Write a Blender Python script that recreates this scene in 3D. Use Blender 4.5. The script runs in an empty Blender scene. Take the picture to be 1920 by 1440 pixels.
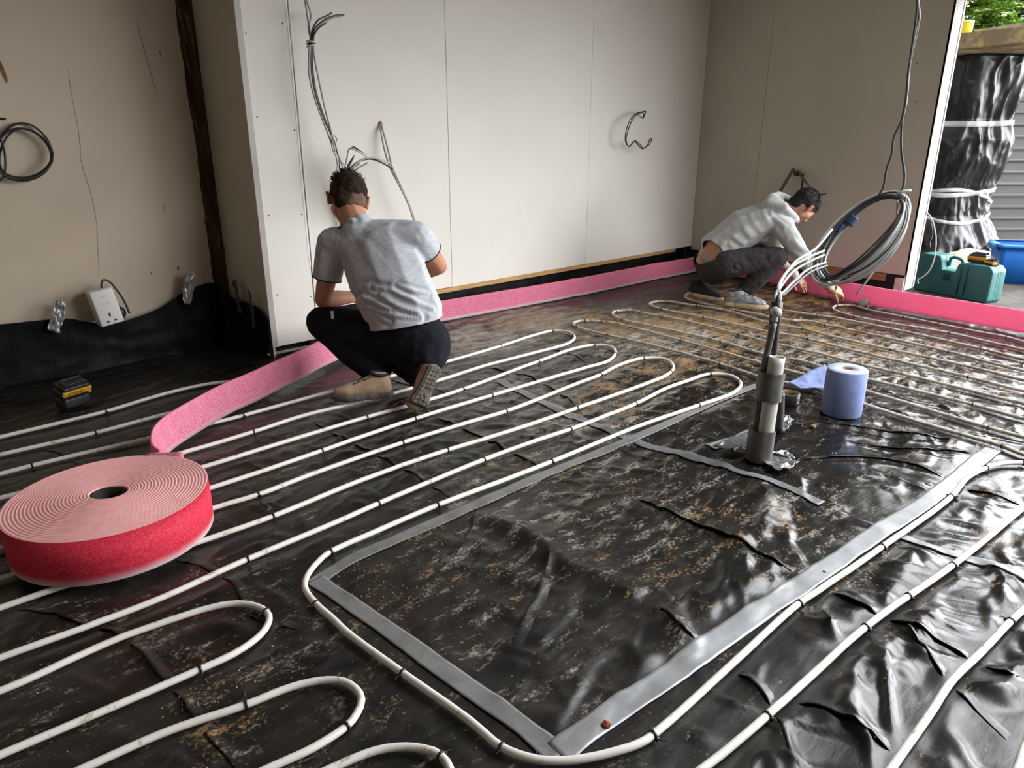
import bpy, bmesh, math, random
import numpy as np
from mathutils import Vector, Matrix, Quaternion

SC = bpy.context.scene
COL = SC.collection
random.seed(7)
PI = math.pi

# ------------------------------------------------------------------ camera
F_PX = 1331.0
PITCH = math.radians(18.95)
YAW = math.radians(46.3)
CAM = np.array([0.0, 0.0, 1.2])
FW = np.array([math.cos(PITCH)*math.cos(YAW), math.cos(PITCH)*math.sin(YAW), -math.sin(PITCH)])
RT = np.array([math.sin(YAW), -math.cos(YAW), 0.0])
UP = np.cross(RT, FW)
cd = bpy.data.cameras.new('camera')
cam = bpy.data.objects.new('camera', cd)
COL.objects.link(cam)
cd.sensor_width = 36.0
cd.lens = F_PX/1920*36.0
cd.clip_start = 0.02
cd.clip_end = 200
mw = Matrix.Identity(4)
for i in range(3):
    mw[i][0] = RT[i]; mw[i][1] = UP[i]; mw[i][2] = -FW[i]; mw[i][3] = CAM[i]
cam.matrix_world = mw
SC.camera = cam

# ------------------------------------------------------------------ sky, exposure
world = bpy.data.worlds.new('overcast_sky')
SC.world = world
world.use_nodes = True
wn = world.node_tree.nodes; wl = world.node_tree.links
bg = wn['Background']
# hazy overcast: a broad bright patch of cloud on the doorway side, duller overhead and behind the house
GLOW_AZ, GLOW_EL = math.radians(-34), math.radians(24)
tcw = wn.new('ShaderNodeTexCoord')
dt = wn.new('ShaderNodeVectorMath'); dt.operation = 'DOT_PRODUCT'
dt.inputs[1].default_value = (math.cos(GLOW_EL)*math.cos(GLOW_AZ), math.cos(GLOW_EL)*math.sin(GLOW_AZ), math.sin(GLOW_EL))
nrm = wn.new('ShaderNodeVectorMath'); nrm.operation = 'NORMALIZE'
wl.new(tcw.outputs['Generated'], nrm.inputs[0]); wl.new(nrm.outputs[0], dt.inputs[0])
mr = wn.new('ShaderNodeMapRange'); mr.interpolation_type = 'SMOOTHSTEP'
for k_, v_ in zip(('From Min', 'From Max', 'To Min', 'To Max'), (.25, 1.0, .17, 4.2)): mr.inputs[k_].default_value = v_
wl.new(dt.outputs['Value'], mr.inputs['Value']); wl.new(mr.outputs[0], bg.inputs['Strength'])
bg.inputs['Color'].default_value = (0.95, 0.97, 1.0, 1)
SC.view_settings.view_transform = 'Standard'
SC.view_settings.look = 'None'
SC.view_settings.gamma = 1.0
SC.view_settings.use_curve_mapping = False
SC.view_settings.exposure = 1.76
SC.cycles.use_denoising = True
SC.cycles.max_bounces = 10
SC.cycles.diffuse_bounces = 6
SC.cycles.sample_clamp_indirect = 8.0

OPEN_Y0, OPEN_Y1, OPEN_H = -4.3, 1.88, 2.19
pl = bpy.data.lights.new('doorway_daylight', 'AREA')     # portal that guides sampling of the sky through the doorway
pl.shape = 'RECTANGLE'; pl.size = OPEN_Y1-OPEN_Y0; pl.size_y = OPEN_H
pl.cycles.is_portal = True
plo = bpy.data.objects.new('doorway_daylight', pl)
COL.objects.link(plo)
plo.location = (6.42, (OPEN_Y0+OPEN_Y1)/2, OPEN_H/2)
plo.rotation_euler = (0, PI/2, 0)

ADDED_ROOF_GAP = (2.6, 5.8, -4.2, .7)                                # unseen roof opening, added for floor sheen and lit backs: x0, x1, y0, y1
pl2 = bpy.data.lights.new('added_roof_gap_daylight', 'AREA')  # portal guiding sky sampling through the added roof opening
pl2.shape = 'RECTANGLE'; pl2.size = ADDED_ROOF_GAP[1]-ADDED_ROOF_GAP[0]; pl2.size_y = ADDED_ROOF_GAP[3]-ADDED_ROOF_GAP[2]; pl2.cycles.is_portal = True
plo2 = bpy.data.objects.new('added_roof_gap_daylight', pl2); COL.objects.link(plo2)
plo2.location = ((ADDED_ROOF_GAP[0]+ADDED_ROOF_GAP[1])/2, (ADDED_ROOF_GAP[2]+ADDED_ROOF_GAP[3])/2, 2.80)

# ------------------------------------------------------------------ helpers
def ray(u, v): return FW + RT*((u-960)/F_PX) - UP*((v-720)/F_PX)
def fl(u, v, z=0.0):
    d = ray(u, v); return CAM + d*((z-CAM[2])/d[2])
def wy(u, v, y):
    d = ray(u, v); return CAM + d*(y/d[1])
def wx(u, v, x):
    d = ray(u, v); return CAM + d*(x/d[0])
EF = np.array([math.cos(YAW), math.sin(YAW), 0.0])        # horizontal direction away from the photographer
def at(u, v, dist):
    """point seen at (u, v) of the photograph, dist metres away over the ground"""
    d = ray(u, v); return CAM + d*(dist/(d@EF))

def obj(name, verts, faces, mat, parent=None, smooth=True, mats=None, fmat=None):
    me = bpy.data.meshes.new(name)
    me.from_pydata([tuple(map(float, v)) for v in verts], [], [tuple(f) for f in faces])
    for m in ([mat] if mats is None else mats): me.materials.append(m)
    if fmat is not None: me.polygons.foreach_set('material_index', list(fmat))
    me.polygons.foreach_set('use_smooth', [bool(smooth)]*len(me.polygons))
    me.update()
    o = bpy.data.objects.new(name, me)
    COL.objects.link(o)
    if parent is not None: o.parent = parent
    return o
def tag(o, label, cat, group=None, kind=None):
    o['label'] = label; o['category'] = cat
    if group: o['group'] = group
    if kind: o['kind'] = kind
    return o
def thing(name, label, cat, loc=(0, 0, 0), group=None):
    o = bpy.data.objects.new(name, None)
    o.empty_display_size = 0.05
    COL.objects.link(o)
    o.location = tuple(map(float, loc))
    return tag(o, label, cat, group)
def base(o, loc):
    """move an object's origin to loc, geometry staying where it is"""
    loc = Vector(tuple(map(float, loc)))
    o.data.transform(Matrix.Translation(-loc)); o.location = loc
    return o
def under(child, parent):
    """parent keeping the child where it is (parents here are only translated)"""
    child.parent = parent
    if child.data is not None and hasattr(child.data, 'transform') and tuple(child.location) == (0, 0, 0):
        child.data.transform(Matrix.Translation(-Vector(parent.location)))
    else:
        child.location = child.location - parent.location
    return child
def struct(name, *a, **k):
    o = obj(name, *a, **k); o['kind'] = 'structure'; return o

class MB:
    def __init__(s): s.v = []; s.f = []; s.m = []
    def add(s, v, f, mi=0):
        n = len(s.v); s.v += [tuple(map(float, p)) for p in v]; s.f += [tuple(i+n for i in q) for q in f]; s.m += [mi]*len(f)
        return s
    def box(s, a, b, mi=0, bev=0.0, R=None, c=None):
        v, f = boxgeo(a, b, bev)
        if R is not None:
            c = np.array(c if c is not None else (0, 0, 0), float)
            v = [np.array(R) @ (np.array(p)-c) + c for p in v]
        return s.add(v, f, mi)
    def tube(s, pts, r, n=8, caps=True, mi=0):
        v, f = tubegeo(pts, r, n, caps); return s.add(v, f, mi)
    def obj(s, name, mat, parent=None, smooth=True, mats=None):
        o = obj(name, s.v, s.f, mat, None, smooth, mats, s.m if mats else None)
        if parent is not None: under(o, parent)
        return o
def boxgeo(a, b, bev=0.0):
    a = np.minimum(a, b) if False else np.array(a, float); b = np.array(b, float)
    lo, hi = np.minimum(a, b), np.maximum(a, b)
    if bev <= 0:
        v = [(x, y, z) for x in (lo[0], hi[0]) for y in (lo[1], hi[1]) for z in (lo[2], hi[2])]
        f = [(0, 1, 3, 2), (4, 6, 7, 5), (0, 4, 5, 1), (2, 3, 7, 6), (0, 2, 6, 4), (1, 5, 7, 3)]
        return v, f
    bm = bmesh.new()
    bmesh.ops.create_cube(bm, size=1)
    for w in bm.verts: w.co = Vector([(lo[i]+hi[i])/2 + w.co[i]*(hi[i]-lo[i]) for i in range(3)])
    bmesh.ops.bevel(bm, geom=bm.edges[:], offset=min(bev, 0.49*float((hi-lo).min())), segments=2, profile=0.6, affect='EDGES')
    return bmgeo(bm)
def bmgeo(bm):
    bm.verts.index_update()
    v = [tuple(w.co) for w in bm.verts]; f = [tuple(w.index for w in q.verts) for q in bm.faces]
    bm.free(); return v, f
def crom(pts, n=8, closed=False):
    """smooth curve through the points"""
    P = np.array(pts, float)
    if closed: P = np.vstack([P[-1:], P, P[:2]])
    else: P = np.vstack([2*P[0]-P[1], P, 2*P[-1]-P[-2]])
    out = []
    for i in range(1, len(P)-2):
        p0, p1, p2, p3 = P[i-1], P[i], P[i+1], P[i+2]
        d0 = max(np.linalg.norm(p1-p0), 1e-6)**.5; d1 = max(np.linalg.norm(p2-p1), 1e-6)**.5; d2 = max(np.linalg.norm(p3-p2), 1e-6)**.5
        m1 = (p1-p0)/d0 - (p2-p0)/(d0+d1) + (p2-p1)/d1
        m2 = (p2-p1)/d1 - (p3-p1)/(d1+d2) + (p3-p2)/d2
        m1 *= d1; m2 *= d1
        for t in np.linspace(0, 1, n, endpoint=False):
            out.append((2*t**3-3*t**2+1)*p1 + (t**3-2*t**2+t)*m1 + (-2*t**3+3*t**2)*p2 + (t**3-t**2)*m2)
    if not closed: out.append(P[-2])
    return np.array(out)
def resample(P, step):
    P = np.array(P, float)
    d = np.r_[0, np.cumsum(np.linalg.norm(np.diff(P, axis=0), axis=1))]
    n = max(2, int(d[-1]/step)+1)
    s = np.linspace(0, d[-1], n)
    return np.stack([np.interp(s, d, P[:, k]) for k in range(P.shape[1])], 1)
def frames(P):
    P = np.array(P, float)
    T = np.gradient(P, axis=0); T /= np.maximum(np.linalg.norm(T, axis=1, keepdims=True), 1e-9)
    a = np.array([0, 0, 1.0]) if abs(T[0][2]) < 0.9 else np.array([1.0, 0, 0])
    N = np.cross(T[0], a); N /= np.linalg.norm(N)
    Ns = []
    for t in T:
        N = N - t*(N@t); N = N/max(np.linalg.norm(N), 1e-9); Ns.append(N)
    Ns = np.array(Ns); return T, Ns, np.cross(T, Ns)
def tubegeo(pts, r, n=8, caps=True, flat=1.0):
    P = np.array(pts, float); T, N, B = frames(P)
    r = np.full(len(P), r, float) if np.isscalar(r) else np.array(r, float)
    a = np.arange(n)*2*PI/n
    V = P[:, None] + r[:, None, None]*(np.cos(a)[None, :, None]*N[:, None]*flat + np.sin(a)[None, :, None]*B[:, None])
    v = V.reshape(-1, 3); f = []
    for i in range(len(P)-1):
        for j in range(n):
            k = (j+1) % n
            f.append((i*n+j, i*n+k, (i+1)*n+k, (i+1)*n+j))
    if caps:
        f.append(tuple(range(n))[::-1]); f.append(tuple((len(P)-1)*n+j for j in range(n)))
    return v, f
def lathe(prof, c=(0, 0, 0), n=48, close=False):
    """profile of (r, z) turned about a vertical axis through c"""
    v = []; f = []; c = np.array(c, float); m = len(prof)
    for r, z in prof:
        for j in range(n):
            a = 2*PI*j/n; v.append((c[0]+r*math.cos(a), c[1]+r*math.sin(a), c[2]+z))
    for i in range(m if close else m-1):
        i2 = (i+1) % m
        for j in range(n):
            k = (j+1) % n; f.append((i*n+j, i*n+k, i2*n+k, i2*n+j))
    return v, f
def grid(nu, nv, fn):
    v = [fn(i/(nu-1), j/(nv-1)) for i in range(nu) for j in range(nv)]
    f = [(i*nv+j, (i+1)*nv+j, (i+1)*nv+j+1, i*nv+j+1) for i in range(nu-1) for j in range(nv-1)]
    return v, f
def rotz(a): c, s = math.cos(a), math.sin(a); return np.array([[c, -s, 0], [s, c, 0], [0, 0, 1.0]])
def axes(x, up=(0, 0, 1)):
    x = np.array(x, float); x /= np.linalg.norm(x); up = np.array(up, float)
    y = np.cross(up, x); y /= np.linalg.norm(y); return np.stack([x, y, np.cross(x, y)], 1)

# numpy value noise
def _h(i, j, s):
    n = (i*374761393 + j*668265263 + s*974634741) & 0xffffffff
    n = ((n ^ (n >> 13))*1274126177) & 0xffffffff
    return ((n ^ (n >> 16)) & 0xffff)/65535.0
def vnoise(x, y, s=0):
    x = np.asarray(x, float); y = np.asarray(y, float)
    i = np.floor(x).astype(np.int64); j = np.floor(y).astype(np.int64); u = x-i; v = y-j
    u = u*u*u*(u*(u*6-15)+10); v = v*v*v*(v*(v*6-15)+10)
    return (_h(i, j, s)*(1-u)+_h(i+1, j, s)*u)*(1-v) + (_h(i, j+1, s)*(1-u)+_h(i+1, j+1, s)*u)*v
def fbm(x, y, s=0, o=4):
    t = 0; a = .5
    for k in range(o): t = t + a*vnoise(x*2**k+k*17.3, y*2**k-k*9.1, s+k); a *= .5
    return t/(1-.5**o)
def sstep(a, b, x):
    t = np.clip((x-a)/(b-a), 0, 1); return t*t*(3-2*t)

# ------------------------------------------------------------------ materials
def srgb(r, g, b):
    return tuple(((c/255)/12.92 if c/255 <= .04045 else ((c/255+.055)/1.055)**2.4) for c in (r, g, b))+(1,)
class NT:
    def __init__(s, name):
        s.m = bpy.data.materials.new(name); s.m.use_nodes = True
        s.t = s.m.node_tree; s.n = s.t.nodes; s.b = s.n['Principled BSDF']
        s.co = s.n.new('ShaderNodeTexCoord').outputs['Object']
    def link(s, a, b): s.t.links.new(a, b)
    def noise(s, scale, detail=5, rough=.6, vec=None, stretch=None, dist=0.0):
        v = vec or s.co
        if stretch is not None:
            mp = s.n.new('ShaderNodeMapping'); mp.inputs['Scale'].default_value = stretch[:3]
            if len(stretch) > 3: mp.inputs['Rotation'].default_value = (0, 0, stretch[3])
            s.link(v, mp.inputs['Vector']); v = mp.outputs[0]
        t = s.n.new('ShaderNodeTexNoise'); t.inputs['Scale'].default_value = scale
        t.inputs['Detail'].default_value = detail; t.inputs['Roughness'].default_value = rough; t.inputs['Distortion'].default_value = dist
        s.link(v, t.inputs['Vector']); return t.outputs['Fac']
    def ramp(s, fac, lo, hi, a=0.0, b=1.0):
        t = s.n.new('ShaderNodeMapRange'); t.interpolation_type = 'SMOOTHSTEP'
        for k, val in zip(('From Min', 'From Max', 'To Min', 'To Max'), (lo, hi, a, b)): t.inputs[k].default_value = val
        s.link(fac, t.inputs['Value']); return t.outputs[0]
    def math(s, op, a, b=None):
        t = s.n.new('ShaderNodeMath'); t.operation = op
        for k, q in enumerate((a, b)):
            if q is None: continue
            if isinstance(q, (int, float)): t.inputs[k].default_value = q
            else: s.link(q, t.inputs[k])
        return t.outputs[0]
    def mix(s, fac, a, b):
        t = s.n.new('ShaderNodeMix'); t.data_type = 'RGBA'
        for sock, q in ((t.inputs[0], fac), (t.inputs[6], a), (t.inputs[7], b)):
            if isinstance(q, (int, float, tuple)): sock.default_value = q
            else: s.link(q, sock)
        return t.outputs[2]
    def attr(s, name):
        t = s.n.new('ShaderNodeAttribute'); t.attribute_name = name; return t.outputs['Fac']
    def bump(s, h, strength, dist=.01, prev=None):
        t = s.n.new('ShaderNodeBump'); t.inputs['Strength'].default_value = strength; t.inputs['Distance'].default_value = dist
        s.link(h, t.inputs['Height'])
        if prev is not None: s.link(prev, t.inputs['Normal'])
        s.link(t.outputs[0], s.b.inputs['Normal']); return t.outputs[0]
    def set(s, **k):
        for key, q in k.items():
            sock = s.b.inputs[{'col': 'Base Color', 'rough': 'Roughness', 'metal': 'Metallic', 'spec': 'Specular IOR Level', 'trans': 'Transmission Weight',
                               'sss': 'Subsurface Weight', 'sheen': 'Sheen Weight', 'alpha': 'Alpha', 'coat': 'Coat Weight'}[key]]
            if isinstance(q, (int, float, tuple)): sock.default_value = q
            else: s.link(q, sock)
        return s
def M(name, col, col2=None, nscale=6, lo=.42, hi=.62, rough=.6, metal=0.0, spec=.5, bump=0.0, bscale=60, bdist=.004, stretch=None, sheen=0.0, sss=0.0, detail=5):
    t = NT(name)
    t.set(col=col if col2 is None else t.mix(t.ramp(t.noise(nscale, detail, .65, stretch=stretch), lo, hi), col, col2),
          rough=rough, metal=metal, spec=spec, sheen=sheen)
    if sss:
        t.set(sss=sss); t.b.inputs['Subsurface Radius'].default_value = (.012, .004, .002)
    if bump: t.bump(t.noise(bscale, 4, .6, stretch=stretch), bump, bdist)
    return t.m
# ------------------------------------------------------------------ room shell
YB, XR, YA, XP = 3.85, 6.10, 4.37, 1.75          # back wall, right wall, alcove wall, pier return
HC = 2.45
def plaster(name, c1, c2, c3, smear=.55):
    t = NT(name)
    k = t.mix(t.ramp(t.noise(1.3, 4, .6), .35, .7), c1, c2)
    k = t.mix(t.math('MULTIPLY', t.ramp(t.noise(9, 6, .7, dist=1.5), .62, .78), smear), k, c3)
    t.set(col=k, rough=.75, spec=.3)
    t.bump(t.noise(140, 3, .6), .12, .002)
    return t.m
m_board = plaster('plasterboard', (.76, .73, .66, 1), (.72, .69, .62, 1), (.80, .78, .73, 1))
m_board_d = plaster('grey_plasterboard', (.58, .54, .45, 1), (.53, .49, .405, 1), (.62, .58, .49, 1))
m_plaster = plaster('old_plaster', (.55, .46, .355, 1), (.50, .415, .315, 1), (.46, .37, .275, 1), .7)
m_white = M('white_paint', (.78, .77, .74, 1), rough=.7)
m_dark = M('dark_gap', (.02, .018, .016, 1), rough=.9)
m_timber = M('sawn_timber', (.50, .30, .10, 1), (.36, .20, .07, 1), 5, .4, .65, rough=.7, stretch=(1, 14, 14), bump=.2, bscale=9)
m_oldtimber = M('dark_old_timber', (.085, .05, .022, 1), (.035, .02, .009, 1), 3, .35, .65, rough=.85, stretch=(8, 8, 1), bump=.3, bscale=10)
m_conc = M('patio_concrete', (.062, .053, .044, 1), (.105, .093, .08, 1), 7, .4, .66, rough=.9, bump=.4, bscale=50, bdist=.006)
m_ceil = M('ceiling_board', (.56, .55, .53, 1), rough=.85)
m_screw = M('black_screw', (.015, .015, .015, 1), rough=.5)
m_bead = plaster('bead_and_filler', (.50, .485, .45, 1), (.38, .36, .32, 1), (.56, .55, .52, 1))

def panel(mb, x0, x1, z0, z1, y, th=.0125, rag=.0):
    """one plasterboard sheet in a wall facing -Y, its long edges slightly uneven"""
    n = 40
    for side in (0,):
        L = []; R_ = []
        for i in range(n+1):
            z = z0+(z1-z0)*i/n
            L.append((x0+rag*(vnoise(z*9, x0*7, 3)-.5), z)); R_.append((x1+rag*(vnoise(z*9, x1*7, 5)-.5), z))
        v = [(x, y, z) for x, z in L]+[(x, y, z) for x, z in R_]+[(x, y+th, z) for x, z in L]+[(x, y+th, z) for x, z in R_]
        m = n+1; f = []
        for i in range(n):
            f += [(i, m+i, m+i+1, i+1), (2*m+i, i, i+1, 2*m+i+1), (m+i, 3*m+i, 3*m+i+1, m+i+1)]
        f += [(0, 2*m, 3*m, m), (n, m+n, 3*m+n, 2*m+n)]
        mb.add(v, f)
mb = MB()
for x0, x1, z0, rg in ((XP, 2.036, .055, .004), (2.044, 3.098, .23, .004), (3.1025, 4.523, .228, .002), (4.5255, XR-.002, .226, .001)):
    panel(mb, x0, x1, z0, HC, YB, rag=rg)
n0 = len(mb.f)
mb.box((XP+.02, YB+.085, .0), (XR+.1, YB+.11, HC), 1)
w_back = mb.obj('wall_back', None, smooth=False, mats=[m_board, m_dark]); w_back['kind'] = 'structure'
# corner bead down the pier's outer edge, jointing strip at the seam beside it
mb = MB()
mb.box((XP-.004, YB-.003, .06), (XP+.03, YB+.001, HC), bev=.0012)
o = mb.obj('trim_1', m_bead, smooth=False); o['kind'] = 'structure'
mb = MB()
for i in range(30):
    z = .5+i*.065; dx = .006*(vnoise(z*4, 1)-.5)
    mb.box((2.026+dx, YB-.0016, z), (2.037+dx*.5, YB+.001, z+.066))
    mb.box((2.045+dx*.4, YB-.0016, z), (2.058+dx, YB+.001, z+.066))
o = mb.obj('trim_2', m_white, smooth=False); o['kind'] = 'structure'
# pier return (faces the alcove side)
mb = MB(); mb.box((XP, YB+.002, .0), (XP+.0125, YA+.05, HC))
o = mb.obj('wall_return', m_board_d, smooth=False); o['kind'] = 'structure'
# alcove wall with a torn right edge and the timber behind it
n = 70; L = []
for i in range(n+1):
    z = HC*i/n
    L.append((1.655+.03*(fbm(z*3, 3.1, 2)-.5)+.022*(fbm(z*14, 8, 5)-.5), z))
v = [(-3.0, YA, z) for _, z in L]+[(x, YA, z) for x, z in L]+[(x+.012, YA+.03, z) for x, z in L]
m_ = n+1; f = []
for i in range(n): f += [(i, m_+i, m_+i+1, i+1), (m_+i, 2*m_+i, 2*m_+i+1, m_+i+1)]
fm = [0]*len(f)
# torn paper strips: brown core laid bare along the edge, each its own ragged sliver
def sliver(cx, cz, w, h, tilt, sd):
    global v, f, fm
    k = len(v); N = 22; pts = []
    for i in range(N):
        a = 2*PI*i/N; rr = .75+.5*vnoise(math.cos(a)*2+sd, math.sin(a)*2, sd)
        x = w*math.cos(a)*rr; z = h*math.sin(a)*rr
        pts.append((cx+x+tilt*z, YA-.0012, cz+z))
    v += pts; f.append(tuple(range(k, k+N))); fm.append(1)
for q in ((357, 60, .012, .11, -.12, 1), (340, 40, .006, .13, -.1, 2), (350, 112, .005, .09, -.1, 3), (362, 215, .009, .10, -.16, 4), (356, 190, .004, .05, -.1, 5),
          (371, 305, .006, .02, .1, 6), (386, 412, .009, .022, .6, 7), (410, 455, .010, .035, .2, 8), (421, 470, .006, .03, .1, 9), (3, 130, .010, .06, -.2, 10),
          (275, 110, .0016, .22, -.13, 11), (300, 100, .003, .012, -.2, 12), (308, 392, .002, .03, 0, 13), (284, 512, .004, .012, .1, 14), (334, 503, .006, .014, .1, 15)):
    p = wy(q[0], q[1], YA); sliver(p[0], p[2], q[2], q[3], q[4], q[5])
m_torn = M('torn_board_paper', (.20, .11, .05, 1), (.10, .055, .03, 1), 20, .35, .7, rough=.9)
w_al = obj('wall_alcove', v, f, None, mats=[m_plaster, m_torn], fmat=fm, smooth=False); w_al['kind'] = 'structure'
# hairline crack in the old plaster
cr = [wy(u, w, YA-.001) for u, w in ((128, 130), (133, 170), (140, 205), (150, 270), (152, 300), (165, 345), (172, 370), (180, 410), (182, 440), (184, 480), (186, 520))]
P = resample(crom(cr, 6), .02); mb = MB()
P[:, 0] += .004*(np.array([vnoise(i*.7, 3) for i in range(len(P))])-.5)
mb.tube(P, .0007, 4)
o = mb.obj('trim_5', M('crack_line', (.17, .14, .11, 1), rough=.9)); o['kind'] = 'structure'
mb = MB(); mb.box((1.6, YA+.012, 0), (XP, YA+.07, HC))
o = mb.obj('trim_3', m_oldtimber, smooth=False); o['kind'] = 'structure'
# right wall: two sheets, dark base, bare end with plaster bead
mb = MB()
def panel_x(mb, y0, y1, z0, z1, x, th=.0125, mi=0): mb.box((x, y0, z0), (x+th, y1, z1), mi)
panel_x(mb, 3.2415, YB, .19, HC, XR); panel_x(mb, OPEN_Y1, 3.2385, .19, HC, XR)
mb.box((XR+.0125, OPEN_Y1+.012, .0), (XR+.205, YB+.05, HC), 1)
mb.box((XR+.0, OPEN_Y1-.001, .07), (XR+.205, OPEN_Y1+.012, HC), 2)
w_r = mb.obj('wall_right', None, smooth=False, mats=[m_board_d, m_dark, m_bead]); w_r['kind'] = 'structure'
mb = MB()                                                     # perforated plaster bead on the wall's end
mb.box((XR-.002, OPEN_Y1-.004, .08), (XR+.02, OPEN_Y1-.0005, HC), bev=.001)
mb.box((XR+.178, OPEN_Y1-.006, .08), (XR+.208, OPEN_Y1-.0005, HC), bev=.001)
for i in range(110): mb.box((XR+.05, OPEN_Y1-.0025, .12+i*.021), (XR+.12+.04*vnoise(i*.3, 2), OPEN_Y1-.0005, .127+i*.021))
o = mb.obj('trim_4', m_bead, smooth=False); o['kind'] = 'structure'
# rest of the room: opening side, rear, left, ceiling, slab
mb = MB()
mb.box((XR, OPEN_Y0-.7, 0), (XR+.27, OPEN_Y0, HC)); mb.box((XR, OPEN_Y0, OPEN_H), (XR+.27, OPEN_Y1, HC))
o = mb.obj('wall_right_rear', m_board, smooth=False); o['kind'] = 'structure'
mb = MB(); mb.box((-3.1, -5.1, 0), (XR+.27, -5.0, HC)); o = mb.obj('wall_front', m_plaster, smooth=False); o['kind'] = 'structure'
mb = MB(); mb.box((-3.1, -5.0, 0), (-3.0, YA+.07, HC)); o = mb.obj('wall_left', m_plaster, smooth=False); o['kind'] = 'structure'
mb = MB(); mb.box((-3.1, -5.1, HC), (ADDED_ROOF_GAP[0], YA+.1, HC+.3)); mb.box((ADDED_ROOF_GAP[1], -5.1, HC), (XR+.27, YA+.1, HC+.3)); mb.box((ADDED_ROOF_GAP[0], -5.1, HC), (ADDED_ROOF_GAP[1], ADDED_ROOF_GAP[2], HC+.3)); mb.box((ADDED_ROOF_GAP[0], ADDED_ROOF_GAP[3], HC), (ADDED_ROOF_GAP[1], YA+.1, HC+.3)); o = mb.obj('ceiling', m_ceil, smooth=False); o['kind'] = 'structure'  # ceiling left open where the roof gap was added for daylight
mb = MB(); mb.box((-3.1, -5.1, -.2), (XR+.27, YA+.1, -.06)); o = mb.obj('floor', m_conc, smooth=False); o['kind'] = 'structure'
mb = MB(); mb.box((XR+.27, -9, -.2), (22, 16, -.04)); mb.box((5.62, -4, -.2), (XR+.27, OPEN_Y1, -.04)); o = mb.obj('ground', m_conc, smooth=False); o['kind'] = 'structure'

# screws in the boards
def screws(parent, P, ax):
    for p in P:
        vs, fs = lathe([(0, 0), (.0042, 0), (.0045, -.0012), (0, -.0012)][::-1], (0, 0, 0), 10)
        Rm = {'y': np.array([[1, 0, 0], [0, 0, -1], [0, 1, 0.]]), 'x': np.array([[0, 0, 1], [0, 1, 0], [1, 0, 0.]])}[ax]
        vs = [Rm @ np.array(q)*np.array([1, 1, 1]) + p for q in vs]
        obj('screw', vs, fs, m_screw, parent)
screws(w_back, [wy(u, w, YB-.0006) for u, w in ((461, 62), (530, 44), (482, 219), (552, 244), (504, 404), (566, 402), (520, 553), (583, 556))], 'y')
screws(w_r, [wx(u, w, XR-.0006) for u, w in ((1720, 119), (1718, 191), (1661, 448), (1662, 489))], 'x')
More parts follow.
